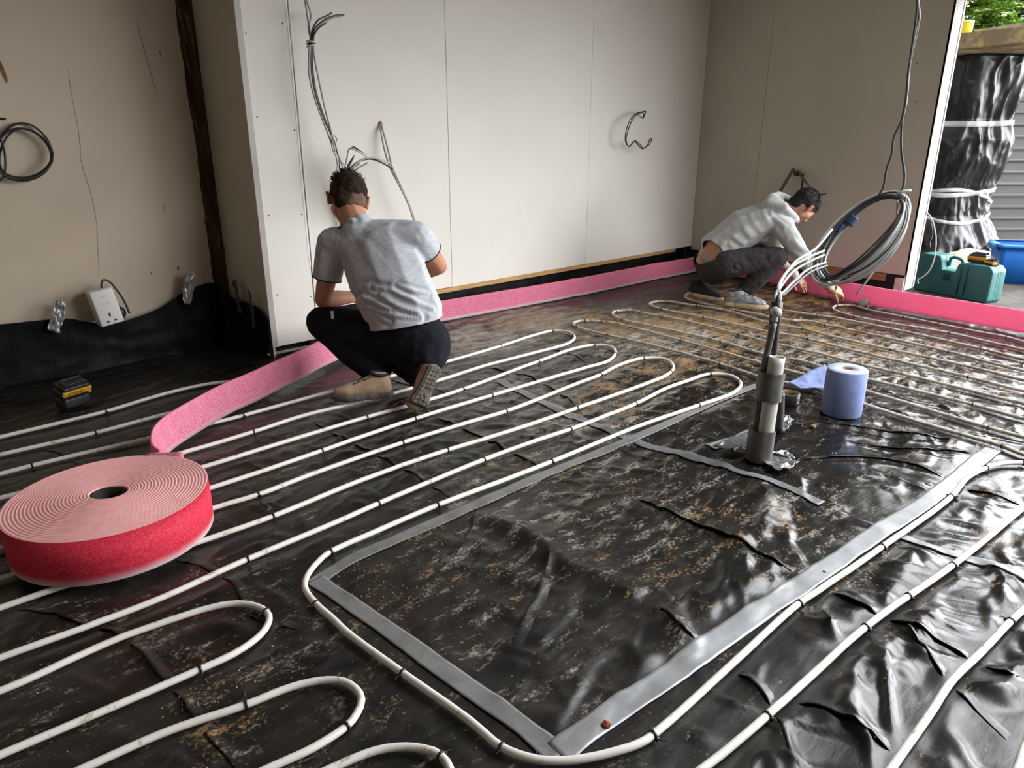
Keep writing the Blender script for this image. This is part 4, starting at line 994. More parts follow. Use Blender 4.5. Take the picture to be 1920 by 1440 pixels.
under(obj('fitting', *tubegeo(pts, np.interp(np.linspace(0, 1, len(pts)), [0, .15, .2, .4, .45, .8, 1], [.014, .018, .013, .014, .009, .006, .003]), 12), M('old_brass', (.10, .075, .03, 1), (.05, .035, .015, 1), 30, .4, .6, rough=.45, metal=.5)), gp)
gp2 = thing('flexible_hose', 'grey hose curving down from the wall cut-out behind the hooded man', 'hose', wx(1490, 318, XR-.02))
under(obj('hose', *tubegeo(crom([wx(1492, 326, XR-.012), wx(1487, 318, XR-.05), wx(1485, 322, XR-.08), wx(1474, 340, XR-.09), wx(1464, 358, XR-.09), wx(1458, 380, XR-.09)], 7), .014, 12), M('hose_grey', (.09, .09, .085, 1), rough=.6)), gp2)

# ------------------------------------------------------------------ alcove: socket, plug, battery, tape patches
m_swhite = M('socket_plastic', (.72, .70, .66, 1), rough=.4)
sc_ = wy(196, 574, YA-.105)
sk = thing('extension_socket', 'white plug-in socket block leaning on the alcove wall above the black sheet', 'socket', sc_)
ang = math.radians(-9); Rk = np.array([[math.cos(ang), 0, math.sin(ang)], [0, 1, 0], [-math.sin(ang), 0, math.cos(ang)]])
hw, hh, dp_ = .060, .098, .045
mb = MB(); mb.box((-hw, -dp_, -hh), (hw, dp_, hh), bev=.010); obj('body', [Rk@np.array(p) for p in mb.v], mb.f, m_swhite, sk)
for a, b in (((-.005, -.050), (.005, -.030)), ((-.026, -.080), (-.012, -.072)), ((.012, -.080), (.026, -.072))):
    mb = MB(); mb.box((a[0], -dp_-.0008, a[1]), (b[0], -dp_+.002, b[1])); obj('pin_slot', [Rk@np.array(p) for p in mb.v], mb.f, m_dark, sk, smooth=False)
for zz in (.02, .06):
    mb = MB(); mb.box((-.02, -dp_-.0004, zz), (.02, -dp_+.001, zz+.003)); obj('moulded_line', [Rk@np.array(p) for p in mb.v], mb.f, M('socket_shadow', (.45, .43, .40, 1), rough=.5), sk, smooth=False)
cable([wy(193, 548, YA-.105), wy(190, 535, YA-.105), wy(193, 525, YA-.10), wy(205, 528, YA-.09), wy(220, 545, YA-.085), wy(233, 565, YA-.08), wy(243, 588, YA-.085)], .0055, m_cb, sk)
cable([wy(193, 549, YA-.105), wy(192, 545, YA-.105), wy(191, 540, YA-.105)], .009, m_cb, sk, 'cable_grip')
mb = MB(); mb.box(wy(205, 560, YA-.008), wy(240, 560, YA-.001)+np.array([0, 0, .002]));
pg_c = wy(224, 586, YA-.04)
pg = thing('power_plug', 'black round-backed plug in the wall socket beside the white socket block', 'plug', pg_c)
v, f = lathe([(0, .032), (.022, .030), (.030, .018), (.032, -.02), (0, -.02)][::-1], (0, 0, 0), 24)
obj('plug_body', [(p[0], -p[2], p[1]*1.1) for p in v], f, m_cb, pg)
mb = MB(); mb.box((-.043, .025, -.043), (.043, .039, .043), bev=.004); obj('wall_plate', mb.v, mb.f, M('dingy_faceplate', (.38, .35, .31, 1), rough=.5), pg)
m_tpatch = M('torn_silver_tape', (.36, .36, .355, 1), (.22, .22, .215, 1), 12, .4, .7, rough=.3, metal=.4, bump=.4, bscale=40, bdist=.006)
def patch(label, quad, sd, amp=.010, y=YA):
    o = foil('tape_patch', quad, 16, 16, 0, m_tpatch if amp else m_wrap, sd)
    for w in o.data.vertices: w.co.y -= amp*abs(fbm(w.co.x*40, w.co.z*40, sd, 3)-.5)*3
    base(o, quad[0]); tag(o, label, 'tape', 'tape patches holding the alcove sheet')
patch('crumpled silver tape patch left of the white socket block', [wy(u, w, YA-.075) for u, w in ((88, 618), (104, 562), (124, 566), (112, 625))], 3, .02)
patch('silver tape patch on the peak of the black sheet in the alcove', [wy(u, w, YA-.080) for u, w in ((341, 568), (349, 509), (366, 509), (357, 571))], 5, .012)
patch('dark tape patch near the timber in the alcove corner', [np.array([1.700, y_, z_]) for y_, z_ in ((4.18, .22), (4.19, .42), (4.14, .41), (4.13, .21))], 7, .0)
patch('dark tape patch near the white corner bead', [np.array([1.700, y_, z_]) for y_, z_ in ((3.99, .15), (3.99, .39), (3.955, .38), (3.955, .15))], 9, .0)
m_bk = M('battery_black', (.018, .018, .019, 1), (.03, .03, .03, 1), 20, .4, .7, rough=.45)
m_yl = M('battery_yellow', (.72, .36, .015, 1), rough=.45)
m_ink = M('lettering_black', (.02, .018, .015, 1), rough=.6)
def letter(text, size, parent, M4, mat, depth=.0004, name='lettering'):
    cu = bpy.data.curves.new(name, 'FONT'); cu.body = text; cu.size = size; cu.extrude = depth; cu.align_x = 'CENTER'; cu.align_y = 'CENTER'
    o = bpy.data.objects.new(name, cu); COL.objects.link(o)
    bpy.context.view_layer.update()
    me = bpy.data.meshes.new_from_object(o.evaluated_get(bpy.context.evaluated_depsgraph_get()))
    bpy.data.objects.remove(o); me.materials.clear(); me.materials.append(mat)
    o = bpy.data.objects.new(name, me); COL.objects.link(o); o.parent = parent
    me.transform(M4); return o
def battery(name, label, c, R, s=1.0, writing=True):
    th = thing(name, label, 'battery', c)
    def put(mb, nm, mat):
        return obj(nm, [R@(np.array(p)*s) for p in mb.v], mb.f, mat, th)
    mb = MB(); mb.box((-.060, -.038, 0), (.060, .038, .034), bev=.008); put(mb, 'case', m_bk)
    mb = MB(); mb.box((-.056, -.035, .0335), (.056, .035, .058), bev=.006); put(mb, 'upper_case', m_bk)
    mb = MB(); mb.box((-.040, -.024, .0575), (.050, -.016, .070), bev=.002); mb.box((-.040, .016, .0575), (.050, .024, .070), bev=.002); mb.box((-.045, -.024, .0575), (-.030, .024, .066), bev=.003); put(mb, 'slide_rail', m_bk)
    mb = MB(); mb.box((-.0605, -.0388, .022), (.050, -.030, .044), bev=.002); mb.box((.048, -.0388, .012), (.0608, .010, .044), bev=.002); k = put(mb, 'yellow_band', m_yl); k['label'] = 'yellow band with black lettering'
    if writing:
        M4 = Matrix([list(r_)+[0] for r_ in R.tolist()]+[[0, 0, 0, 1]])
        loc = Matrix.Translation(Vector((-.006*s, -.0391*s, .034*s))) @ Matrix.Rotation(PI/2, 4, 'X') @ Matrix.Rotation(PI, 4, 'Z')
        letter('DEWALT', .0165*s, th, M4@loc, m_ink)
        loc = Matrix.Translation(Vector((-.006*s, -.0386*s, .0475*s))) @ Matrix.Rotation(PI/2, 4, 'X') @ Matrix.Rotation(PI, 4, 'Z')
        letter('18V XR Li-Ion', .008*s, th, M4@loc, m_yl)
    return th
c = fl(139, 762); c[2] = .062
hx = RT*.46+EF*.89
Rb = axes(hx); tilt = np.array([[1, 0, 0], [0, math.cos(.35), -math.sin(.35)], [0, math.sin(.35), math.cos(.35)]])
ba = battery('drill_battery', 'black and yellow drill battery lying on the dark sheet in the alcove', c, Rb@tilt, 1.12)
mb = MB(); mb.box((-.062, -.042, -.054), (.062, .040, -.004), bev=.010)
under(obj('lower_case', [np.array(c)+Rb@np.array(q_) for q_ in mb.v], mb.f, m_bk), ba)
# pebbles and crumbs dropped on the sheet
m_peb = M('sandstone_crumb', (.34, .22, .10, 1), (.20, .12, .06, 1), 60, .4, .6, rough=.95)
m_red = M('brick_crumb', (.32, .075, .04, 1), (.22, .05, .03, 1), 60, .4, .6, rough=.95)
def pebble(u, w, r, mat, label):
    p = fl(u, w); bm = bmesh.new(); bmesh.ops.create_icosphere(bm, subdivisions=1, radius=r)
    for q in bm.verts: q.co *= 1+.5*(vnoise(q.co.x*60/r*.01+u, q.co.y*60/r*.01+q.co.z*70/r*.01, 3)-.5)
    v, f = bmgeo(bm); o = obj('pebble', [(a, b, c_*.75) for a, b, c_ in v], f, mat, smooth=False)
    o.location = (p[0], p[1], float(hz(p[0], p[1]))+r*.6+.002); tag(o, label, 'pebble', 'loose pebbles')
pebble(1524, 805, .012, m_peb, 'tan pebble below the blue paper roll'); pebble(1375, 838, .011, m_peb, 'tan pebble on the silver tape by the conduits')
pebble(1792, 932, .011, m_peb, 'brown pebble against the long pipe beside the silver tape'); pebble(1137, 1361, .010, m_red, 'red brick chip on the silver tape near the bottom corner')
pebble(1545, 1074, .006, m_peb, 'small dark pebble on the middle of the broad silver tape'); pebble(1555, 1173, .006, m_screw, 'small black pebble between the two right-hand pipes')
pebble(1304, 763, .011, M('pale_lump', (.62, .58, .50, 1), rough=.9), 'whitish lump on the fourth white pipe loop')
bm_v = []; bm_f = []
rn = random.Random(5)
def crumbs(n, pick, rmin, rmax):
    for _ in range(n):
        p = pick(); r = rn.uniform(rmin, rmax)
        if not (GX0+.1 < p[0] < 5.5 and GY0+.1 < p[1] < 3.6): continue
        if float(np.min(np.hypot(ALLP[::1, 0]-p[0], ALLP[::1, 1]-p[1]))) < .024: continue
        z = max(float(hz(p[0]+a_, p[1]+b_)) for a_ in (-r, 0, r) for b_ in (-r, 0, r))+r*.3+.0006; k = len(bm_v)
        a = rn.random()*6
        for q in ((1, 0, .2), (-.5, .85, .25), (-.5, -.85, .15), (0, 0, 1.1), (0, 0, -.3)):
            bm_v.append((p[0]+r*(q[0]*math.cos(a)-q[1]*math.sin(a)), p[1]+r*(q[0]*math.sin(a)+q[1]*math.cos(a)), z+r*q[2]+.0005))
        for t_ in ((0, 1, 3), (1, 2, 3), (2, 0, 3), (1, 0, 4), (2, 1, 4), (0, 2, 4)): bm_f.append(tuple(k+i for i in t_))
def around(u, w, s):
    c = fl(u, w); return lambda: (rn.gauss(c[0], s), rn.gauss(c[1], s))
for u, w, s, n in ((690, 1085, .05, 60), (770, 1110, .05, 60), (820, 1105, .03, 30), (820, 1010, .04, 30), (420, 1290, .07, 60), (380, 1310, .03, 40), (510, 1210, .08, 50), (860, 1065, .05, 40), (640, 1130, .06, 20),
                  (960, 1425, .05, 25), (600, 1290, .12, 30), (1320, 1010, .10, 30), (1200, 600, .5, 60), (1000, 900, .5, 80), (900, 1200, .4, 90), (1600, 1200, .5, 60), (300, 1200, .4, 60), (700, 760, .4, 50)):
    crumbs(n, around(u, w, s), .0010, .0034)
o = obj('soil_crumbs', bm_v, bm_f, m_peb, smooth=False); o.parent = sheet; o['kind'] = 'stuff'; o['label'] = 'scattered sandy soil crumbs'
# ------------------------------------------------------------------ patio seen through the doorway
GZ = -.04
m_pwrap = NT('patio_polythene'); m_pwrap.set(col=(.016, .016, .017, 1), rough=.30, spec=.5)
m_pwrap.bump(m_pwrap.noise(14, 3, .5, dist=.6), .15, .01); m_pwrap = m_pwrap.m
m_wtape = M('white_tape', (.78, .78, .77, 1), rough=.5)
pc = np.array([9.35, 2.62, GZ])
pillar = thing('wrapped_pillar', 'stone pillar wrapped in shiny black plastic outside the doorway', 'pillar', pc)
def prad(z, a):
    """half-extents of the wrapped bundle at height z, squarish with bulges"""
    zz_ = z
    k = np.interp(z, [0, .15, .45, .7, 1.0, 1.25, 1.45, 1.6, 2.0, 2.1], [.60, .56, .40, .40, .47, .50, .44, .46, .50, .50])
    c, s = math.cos(a), math.sin(a)
    q = (abs(c)**3.2+abs(s)**3.2)**(-1/3.2)
    n1_ = 1-abs(2*fbm(a*3.1+20+z*.8, z*2.4-a*1.1, 3, 2)-1); n2_ = 1-abs(2*fbm(a*7+9, z*6.5+a*2, 9, 2)-1)
    pl_ = abs(math.sin(a*4.5+2.2*z+1.5*math.sin(a*2)))*max(0, min(1, (z-1.2)/.6))
    f_ = .13*(n1_-.6)+.045*(n2_-.6)*(1.5-.7*min(z, 1.5))+.06*pl_
    return k*.92*q*(1+f_)
N, MZ = 230, 170; v = []; f = []
for i in range(MZ):
    z = 2.06*i/(MZ-1)
    for j in range(N):
        a = 2*PI*j/N; r = prad(z, a+.55); v.append((r*math.cos(a), r*math.sin(a), z))
for i in range(MZ-1):
    for j in range(N): k = (j+1) % N; f.append((i*N+j, i*N+k, (i+1)*N+k, (i+1)*N+j))
f.append(tuple((MZ-1)*N+j for j in range(N)))
obj('plastic_wrap', v, f, m_pwrap, pillar)
def band(zf, w, nm='tape_band'):
    v = []; f = []; n = 150
    for j in range(n):
        a = 2*PI*j/n; z = zf(a)
        for dz, dr in ((-w/2, .004), (-w/2, .010), (w/2, .010), (w/2, .004)):
            r = max(prad(z+dz, a+.55), prad(z, a+.55))+dr; v.append((r*math.cos(a), r*math.sin(a), z+dz))
    for j in range(n):
        k = (j+1) % n
        for q in range(4): f.append((j*4+q, j*4+(q+1) % 4, k*4+(q+1) % 4, k*4+q))
    o = obj(nm, v, f, m_wtape, pillar); return o
band(lambda a: 1.43+.03*math.sin(a+1), .055)
band(lambda a: .56+.17*math.sin(a-2.0), .040); band(lambda a: .54-.16*math.sin(a-2.3), .035); band(lambda a: .72+.05*math.cos(a), .05)
m_stone = M('weathered_stone', (.30, .22, .13, 1), (.62, .46, .20, 1), 3.2, .45, .62, rough=.9, bump=.8, bscale=18, bdist=.03)
def rough_slab(a, b, seed, parent, nm, mat, amp=.03, R=None):
    bm = bmesh.new(); bmesh.ops.create_cube(bm, size=1)
    bmesh.ops.subdivide_edges(bm, edges=bm.edges[:], cuts=9, use_grid_fill=True)
    a = np.array(a, float); b = np.array(b, float)
    for w in bm.verts:
        p = (a+b)/2+np.array(w.co)*(b-a)
        p = p+amp*np.array([fbm(p[1]*4+p[2]*3, p[2]*5+seed, seed)-.5, fbm(p[0]*4, p[2]*5+seed*2, seed+1)-.5, fbm(p[0]*4+seed, p[1]*4, seed+2)-.5])*2
        if R is not None: p = R@p
        w.co = p
    v, f = bmgeo(bm); return obj(nm, v, f, mat, parent)
Rs = rotz(-.55)
cap = thing('capping_slab', 'thick weathered stone slab lying across the wrapped pillar', 'stone slab', pc+np.array([0, 0, 2.065]))
rough_slab((-.85, -1.6, .01), (.75, .78, .155), 3, cap, 'slab', m_stone, .022, rotz(-.35))
ub = thing('brick_row', 'grey stone blocks laid on the capping slab above the pillar', 'stone', pc+np.array([0, 0, 2.245]))
m_sblk = M('grey_stone_block', (.36, .31, .26, 1), (.50, .44, .37, 1), 5, .4, .6, rough=.9, bump=.4, bscale=30)
for k, (a, b) in enumerate((((-.55, -1.55, 0), (.1, -.80, .034)), ((-.55, -.78, 0), (.1, -.36, .034)))): rough_slab(a, b, 7+k, ub, 'stone_block', m_sblk, .008, rotz(-.35))
# yellow tub on the slab
p = fl(1807, 71, pc[2]+2.235)
yt = thing('yellow_tub', 'small yellow plastic tub standing on the capping slab', 'tub', p)
obj('tub', *lathe([(0, 0), (.055, 0), (.060, .004), (.068, .13), (.066, .135), (.060, .13), (.054, .01), (0, .01)], (0, 0, 0), 24), M('yellow_plastic', (.75, .60, .02, 1), rough=.4), yt)
obj('lid', *lathe([(0, .160), (.066, .158), (.070, .150), (.070, .134), (.060, .134), (0, .15)][::-1], (0, 0, 0), 24), M('pale_yellow_lid', (.80, .74, .35, 1), rough=.4), yt)
# shed with horizontal cladding and a white ribbed roof
sd_c = np.array([10.75, 2.35, GZ]); dirS = np.array([.74, -.67, 0]); dirS /= np.linalg.norm(dirS); nS = np.array([dirS[1], -dirS[0], 0.])   # nS faces the house
nS = nS if nS@np.array([-1, 0, 0]) > 0 else -nS
shed = thing('garden_shed', 'grey shed with horizontal cladding and a white ribbed roof beyond the patio', 'shed', sd_c)
m_clad = M('grey_cladding', (.115, .108, .10, 1), (.095, .09, .083, 1), 4, .4, .7, rough=.55, stretch=(1, 1, 8))
prof = []
nb = 13; bh = 1.80/nb
for k in range(nb): prof += [(.0, k*bh), (.022, k*bh+.004), (.022, k*bh+.022), (.012, k*bh+.035), (.004, k*bh+bh-.004)]
prof.append((.0, nb*bh))
def sh(s, o_, z): return dirS*s+nS*o_+np.array([0, 0, z])
mb = MB(); m = len(prof)
mb.add([sh(-1.2, o_, z+.02) for o_, z in prof]+[sh(2.6, o_, z+.02) for o_, z in prof], [(k, m+k, m+k+1, k+1) for k in range(m-1)])
mb.add([sh(-1.2, 0, 0), sh(-1.2, -1.1, 0), sh(-1.2, -1.1, 1.82), sh(-1.2, 0, 1.82), sh(2.6, 0, 0), sh(2.6, -1.1, 0), sh(2.6, -1.1, 1.82), sh(2.6, 0, 1.82)], [(0, 1, 2, 3), (4, 7, 6, 5), (1, 5, 6, 2)])
obj('cladding', mb.v, mb.f, m_clad, shed, smooth=False)
mb = MB()
mb.add([sh(s, o_, z) for s in (-1.3, 2.7) for o_, z in ((.07, 1.80), (.07, 1.885), (.0, 1.885), (.0, 1.80))], [(0, 1, 5, 4), (1, 2, 6, 5), (2, 3, 7, 6), (3, 0, 4, 7), (0, 3, 2, 1), (4, 5, 6, 7)])
m_rw = M('white_steel', (.36, .36, .36, 1), rough=.4)
obj('fascia', mb.v, mb.f, m_rw, shed, smooth=False)
pr = []; s = -1.3
while s < 2.7: pr += [(s, 0), (s+.10, 0), (s+.13, .028), (s+.17, .028)]; s += .20
m = len(pr); mb = MB()
mb.add([sh(a, .08, 1.885+b) for a, b in pr]+[sh(a, -1.15, 2.36+b) for a, b in pr], [(k, k+1, m+k+1, m+k) for k in range(m-1)])
obj('ribbed_roof', mb.v, mb.f, m_rw, shed, smooth=False)
# conifers behind
m_leaf = M('conifer_green', (.13, .25, .03, 1), (.30, .44, .06, 1), 1.6, .35, .65, rough=.6)
m_leaf2 = M('conifer_blue_green', (.085, .19, .05, 1), (.18, .32, .08, 1), 1.8, .35, .65, rough=.6)
m_bark = M('bark', (.10, .065, .04, 1), (.16, .10, .06, 1), 12, .4, .6, rough=.95)
def conifer(label, c, h, r, mat, seed, n=900):
    th = thing('conifer_tree', label, 'tree', c); rg = random.Random(seed)
    obj('trunk', *tubegeo([(0, 0, 0), (.03, 0, h*.5), (0, .02, h*.97)], [.16, .10, .02], 10), m_bark, th)
    v = []; f = []; bv = MB()
    for _ in range(n):
        t_ = rg.random()**.8; z = h*(.06+.92*t_); a = rg.random()*2*PI; L = r*(1.05-t_*.85)*rg.uniform(.75, 1.1)
        d = np.array([math.cos(a), math.sin(a), 0]); p0 = d*L*.35+np.array([0, 0, z]); p1 = d*L+np.array([0, 0, z-.10*L+rg.uniform(-.05, .12)])
        sd_ = np.cross(d, [0, 0, 1.0]); 
        if rg.random() < .25: bv.tube([p0*np.array([.2, .2, 1])+np.array([0, 0, -.03]), p0, p1], [.018, .012, .004], 5)
        for q in range(15):
            s = q/14; b = p0*(1-s)+p1*s
            for sg in (-1, 1):
                w = (.20*(1-s*.7)+.03)*rg.uniform(.7, 1.2)
                e = b+sd_*sg*w+d*w*.7+np.array([0, 0, rg.uniform(-.05, .05)])
                k = len(v); wv = d*.018+np.array([0, 0, .012*rg.uniform(-1, 1)])
                v += [b-wv, (b+e)/2-wv*1.4+np.array([0, 0, .012]), e, (b+e)/2+wv*1.4+np.array([0, 0, .012]), b+wv]
                f.append((k, k+1, k+2, k+3, k+4))
    obj('foliage', v, f, mat, th, smooth=False); under_ = bv.obj('branches', m_bark, None); under_.parent = th
conifer('bright green conifer rising behind the capping slab', (13.7, 4.25, GZ), 6.4, 1.55, m_leaf, 4)
conifer('darker bluish conifer behind the shed roof', (17.2, 3.9, GZ), 7.2, 1.7, m_leaf2, 9)

# teal tool case in front of the doorway post, tools lying on it
e0 = np.array([6.83, 2.045, 0]); e1 = np.array([6.60, 1.415, 0]); dx = e1-e0; LT = np.linalg.norm(dx); dx /= LT; nx = np.array([dx[1], -dx[0], 0]); nx = nx if nx@EF > 0 else -nx
tc = thing('tool_case', 'dusty teal plastic tool case standing at the doorway behind the pink strip', 'tool case', (e0[0], e0[1], GZ))
m_teal = M('teal_plastic', (.035, .17, .165, 1), (.07, .24, .225, 1), 3.5, .4, .68, rough=.5, bump=.1, bscale=60)
m_teal_d = M('teal_dark_groove', (.015, .06, .06, 1), rough=.6)
hz_ = .325
outl = [(0, .02), (.02, 0), (LT-.02, 0), (LT, .02), (LT, hz_-.07), (LT-.035, hz_-.03), (LT*.60, hz_-.035), (LT*.56, hz_-.055), (LT*.54, hz_-.115), (LT*.36, hz_-.115), (LT*.34, hz_-.05), (LT*.31, hz_-.005), (.05, hz_), (.012, hz_-.03)]
def halfcase(d0, d1, bev_, nm):
    bm = bmesh.new()
    A = [bm.verts.new(tuple(dx*s+nx*d0+np.array([0, 0, z]))) for s, z in outl]
    B = [bm.verts.new(tuple(dx*s+nx*d1+np.array([0, 0, z]))) for s, z in outl]
    n = len(outl); bm.faces.new(A[::-1]); bm.faces.new(B)
    for k in range(n): bm.faces.new((A[k], A[(k+1) % n], B[(k+1) % n], B[k]))
    bmesh.ops.recalc_face_normals(bm, faces=bm.faces[:])
    bmesh.ops.bevel(bm, geom=bm.edges[:], offset=bev_, segments=3, profile=.6, affect='EDGES')
    v, f = bmgeo(bm); o = obj(nm, v, f, m_teal, tc); return o
halfcase(0, .075, .012, 'case_half'); halfcase(.095, .17, .012, 'case_half'); halfcase(.070, .10, .004, 'rim')
mb = MB()
for s in (LT*.62, LT*.70): 
    q = [dx*s+nx*-.004+np.array([0, 0, .03]), dx*s+nx*-.004+np.array([0, 0, hz_-.06])]
    mb.tube(q, .006, 8)
obj('groove', mb.v, mb.f, m_teal_d, tc)
obj('handle', *tubegeo(crom([dx*LT*.36+nx*.085+np.array([0, 0, hz_-.09]), dx*LT*.38+nx*.085+np.array([0, 0, hz_-.02]), dx*LT*.52+nx*.085+np.array([0, 0, hz_-.03]), dx*LT*.54+nx*.085+np.array([0, 0, hz_-.09])], 6), .013, 10), m_teal, tc)
mb = MB(); q = dx*LT*.45+np.array([0, 0, hz_-.165]); Rt = np.stack([dx, nx, [0, 0, 1]], 1)
mb.box(q-np.array([.03, .006, .03]), q+np.array([.03, .012, .03]), bev=.004, R=Rt, c=q); obj('latch', mb.v, mb.f, m_teal_d, tc)
ztop = GZ+hz_-.026
pb = e0+dx*LT*.72+nx*.085
battery('drill_battery', 'yellow and black drill battery lying on top of the teal case', (pb[0], pb[1], ztop), axes(dx*.95+nx*.2), 1.15, False)
pb = e0+dx*LT*.90+nx*.07
battery('drill_battery', 'small black battery at the end of the teal case, next to the yellow one', (pb[0], pb[1], ztop-.004), axes(dx*.9-nx*.3), .72, False)
# blue crate
cb = fl(1868, 531, GZ); cr_ = thing('blue_crate', 'bright blue plastic crate on the patio, cut off by the right edge', 'crate', cb)
m_blu = M('blue_plastic', (.01, .16, .62, 1), (.015, .20, .70, 1), 3, .4, .6, rough=.35)
m_blu2 = M('pale_blue_rim', (.10, .34, .78, 1), rough=.35)
ux = np.array([.45, -.89, 0]); uy = np.array([.89, .45, 0])
def crate_ring(w0, w1, d0, d1, z): return [ux*w0+uy*d0+np.array([0, 0, z]), ux*w1+uy*d0+np.array([0, 0, z]), ux*w1+uy*d1+np.array([0, 0, z]), ux*w0+uy*d1+np.array([0, 0, z])]
def rnd_ring(w0, w1, d0, d1, z, r=.04, n=5):
    P = []
    for cx, cy, a0_ in ((w1-r, d0+r, -PI/2), (w1-r, d1-r, 0), (w0+r, d1-r, PI/2), (w0+r, d0+r, PI)):
        for k in range(n+1):
            a = a0_+PI/2*k/n; P.append(ux*(cx+r*math.cos(a))+uy*(cy+r*math.sin(a))+np.array([0, 0, z]))
    return P
rings = [rnd_ring(0, .50, 0, .34, 0), rnd_ring(-.02, .52, -.02, .36, .34), rnd_ring(-.015, .515, -.015, .355, .34), rnd_ring(.006, .494, .006, .334, .006)]
v = sum(rings, []); n = len(rings[0]); f = [(i*n+j, i*n+(j+1) % n, (i+1)*n+(j+1) % n, (i+1)*n+j) for i in range(3) for j in range(n)]+[tuple(range(n))[::-1], tuple(range(3*n, 4*n))]
obj('tub', v, f, m_blu, cr_)
rings = [rnd_ring(-.02, .52, -.02, .36, .325), rnd_ring(-.045, .545, -.045, .385, .33), rnd_ring(-.045, .545, -.045, .385, .35), rnd_ring(-.012, .512, -.012, .352, .352)]
v = sum(rings, []); f = [(i*n+j, i*n+(j+1) % n, (i+1)*n+(j+1) % n, (i+1)*n+j) for i in range(3) for j in range(n)]
obj('rim', v, f, m_blu2, cr_)
q = ux*-.045+uy*.12; mb = MB(); mb.box(q+np.array([-.05, -.06, .30]), q+np.array([.02, .06, .36]), bev=.015, R=np.stack([ux, uy, [0, 0, 1]], 1), c=q+np.array([0, 0, .33])); obj('grip', mb.v, mb.f, m_blu2, cr_)
# dust sheet, bricks, black tube, loose wire
c = fl(1818, 503, GZ)
def heap(s, t_):
    x = (s-.5); y = (t_-.5); r = math.hypot(x*1.0, y)*2
    h = max(0, 1-r*r)**.8*.17+.03*abs(fbm(s*7, t_*7, 3, 3)-.5)*3*max(0, 1.05-r)
    return tuple(RT*(x*.80+.05*(fbm(s*4, t_*4, 2)-.5))+EF*(y*.55+.1*(fbm(s*4, t_*4, 6)-.5))+np.array([0, 0, h+.002]))
hp = obj('dust_sheet', *grid(46, 46, heap), M('cream_cloth', (.74, .64, .46, 1), (.82, .76, .66, 1), 6, .4, .65, rough=.95)); hp.location = tuple(c)
tag(hp, 'heap of cream dust sheet on the patio below the wrapped pillar', 'cloth')
m_brk = M('red_brick', (.36, .14, .07, 1), (.46, .22, .12, 1), 20, .4, .6, rough=.95, bump=.3, bscale=80)
for k, (u, w, dz, an, lb) in enumerate(((1850, 468, 0, .2, 'lower orange brick beside the dust sheet'), (1846, 470, .068, -.1, 'upper orange brick, stacked beside the dust sheet'), (1892, 470, .0, .5, 'orange brick behind the blue crate'))):
    p = fl(u, w, GZ); p[2] += dz; mb = MB(); mb.box((-.105, -.05, 0), (.105, .05, .065), bev=.004)
    R = rotz(an-.8); o = obj('brick', [R@np.array(q_) for q_ in mb.v], mb.f, m_brk, smooth=False); o.location = tuple(p); tag(o, lb, 'brick', 'loose bricks on the patio')
p0 = fl(1862, 496, GZ); p1 = fl(1882, 499, GZ); mid = (p0+p1)/2
tb = MB(); P = [p0+np.array([0, 0, .034])-mid, p1+np.array([0, 0, .034])-mid]; L = 9
for k in range(L): a = P[0]+(P[1]-P[0])*k/L; b = P[0]+(P[1]-P[0])*(k+.7)/L; tb.tube([a, b], .034, 14)
tb.tube(P, .030, 14); o = obj('ribbed_tube', tb.v, tb.f, m_duct); o.location = tuple(mid); tag(o, 'short black ribbed tube on the patio beside the blue crate', 'tube')
dwire = thing('loose_wire', 'thin white wire drooping off the doorway wall over the teal case', 'wire', wx(1735, 396, XR+.19))
XW = XR+.19
pts = [wx(1735, 396, XW), wx(1744, 405, XW-.02), wx(1750, 418, XW-.02), wx(1755, 445, XW-.02), wx(1754, 470, XW-.02), wx(1751, 488, XW-.02), wx(1742, 508, XW-.02), wx(1728, 521, XW-.02), wx(1721, 524, XW-.02), wx(1722, 532, XW-.02)]
cable(pts, .0045, m_cw, dwire, 'wire'); cable([wx(1745, 408, XW-.02), wx(1749, 440, XW-.03), wx(1745, 452, XW-.03), wx(1744, 463, XW-.03)], .0018, m_cw, dwire, 'wire')
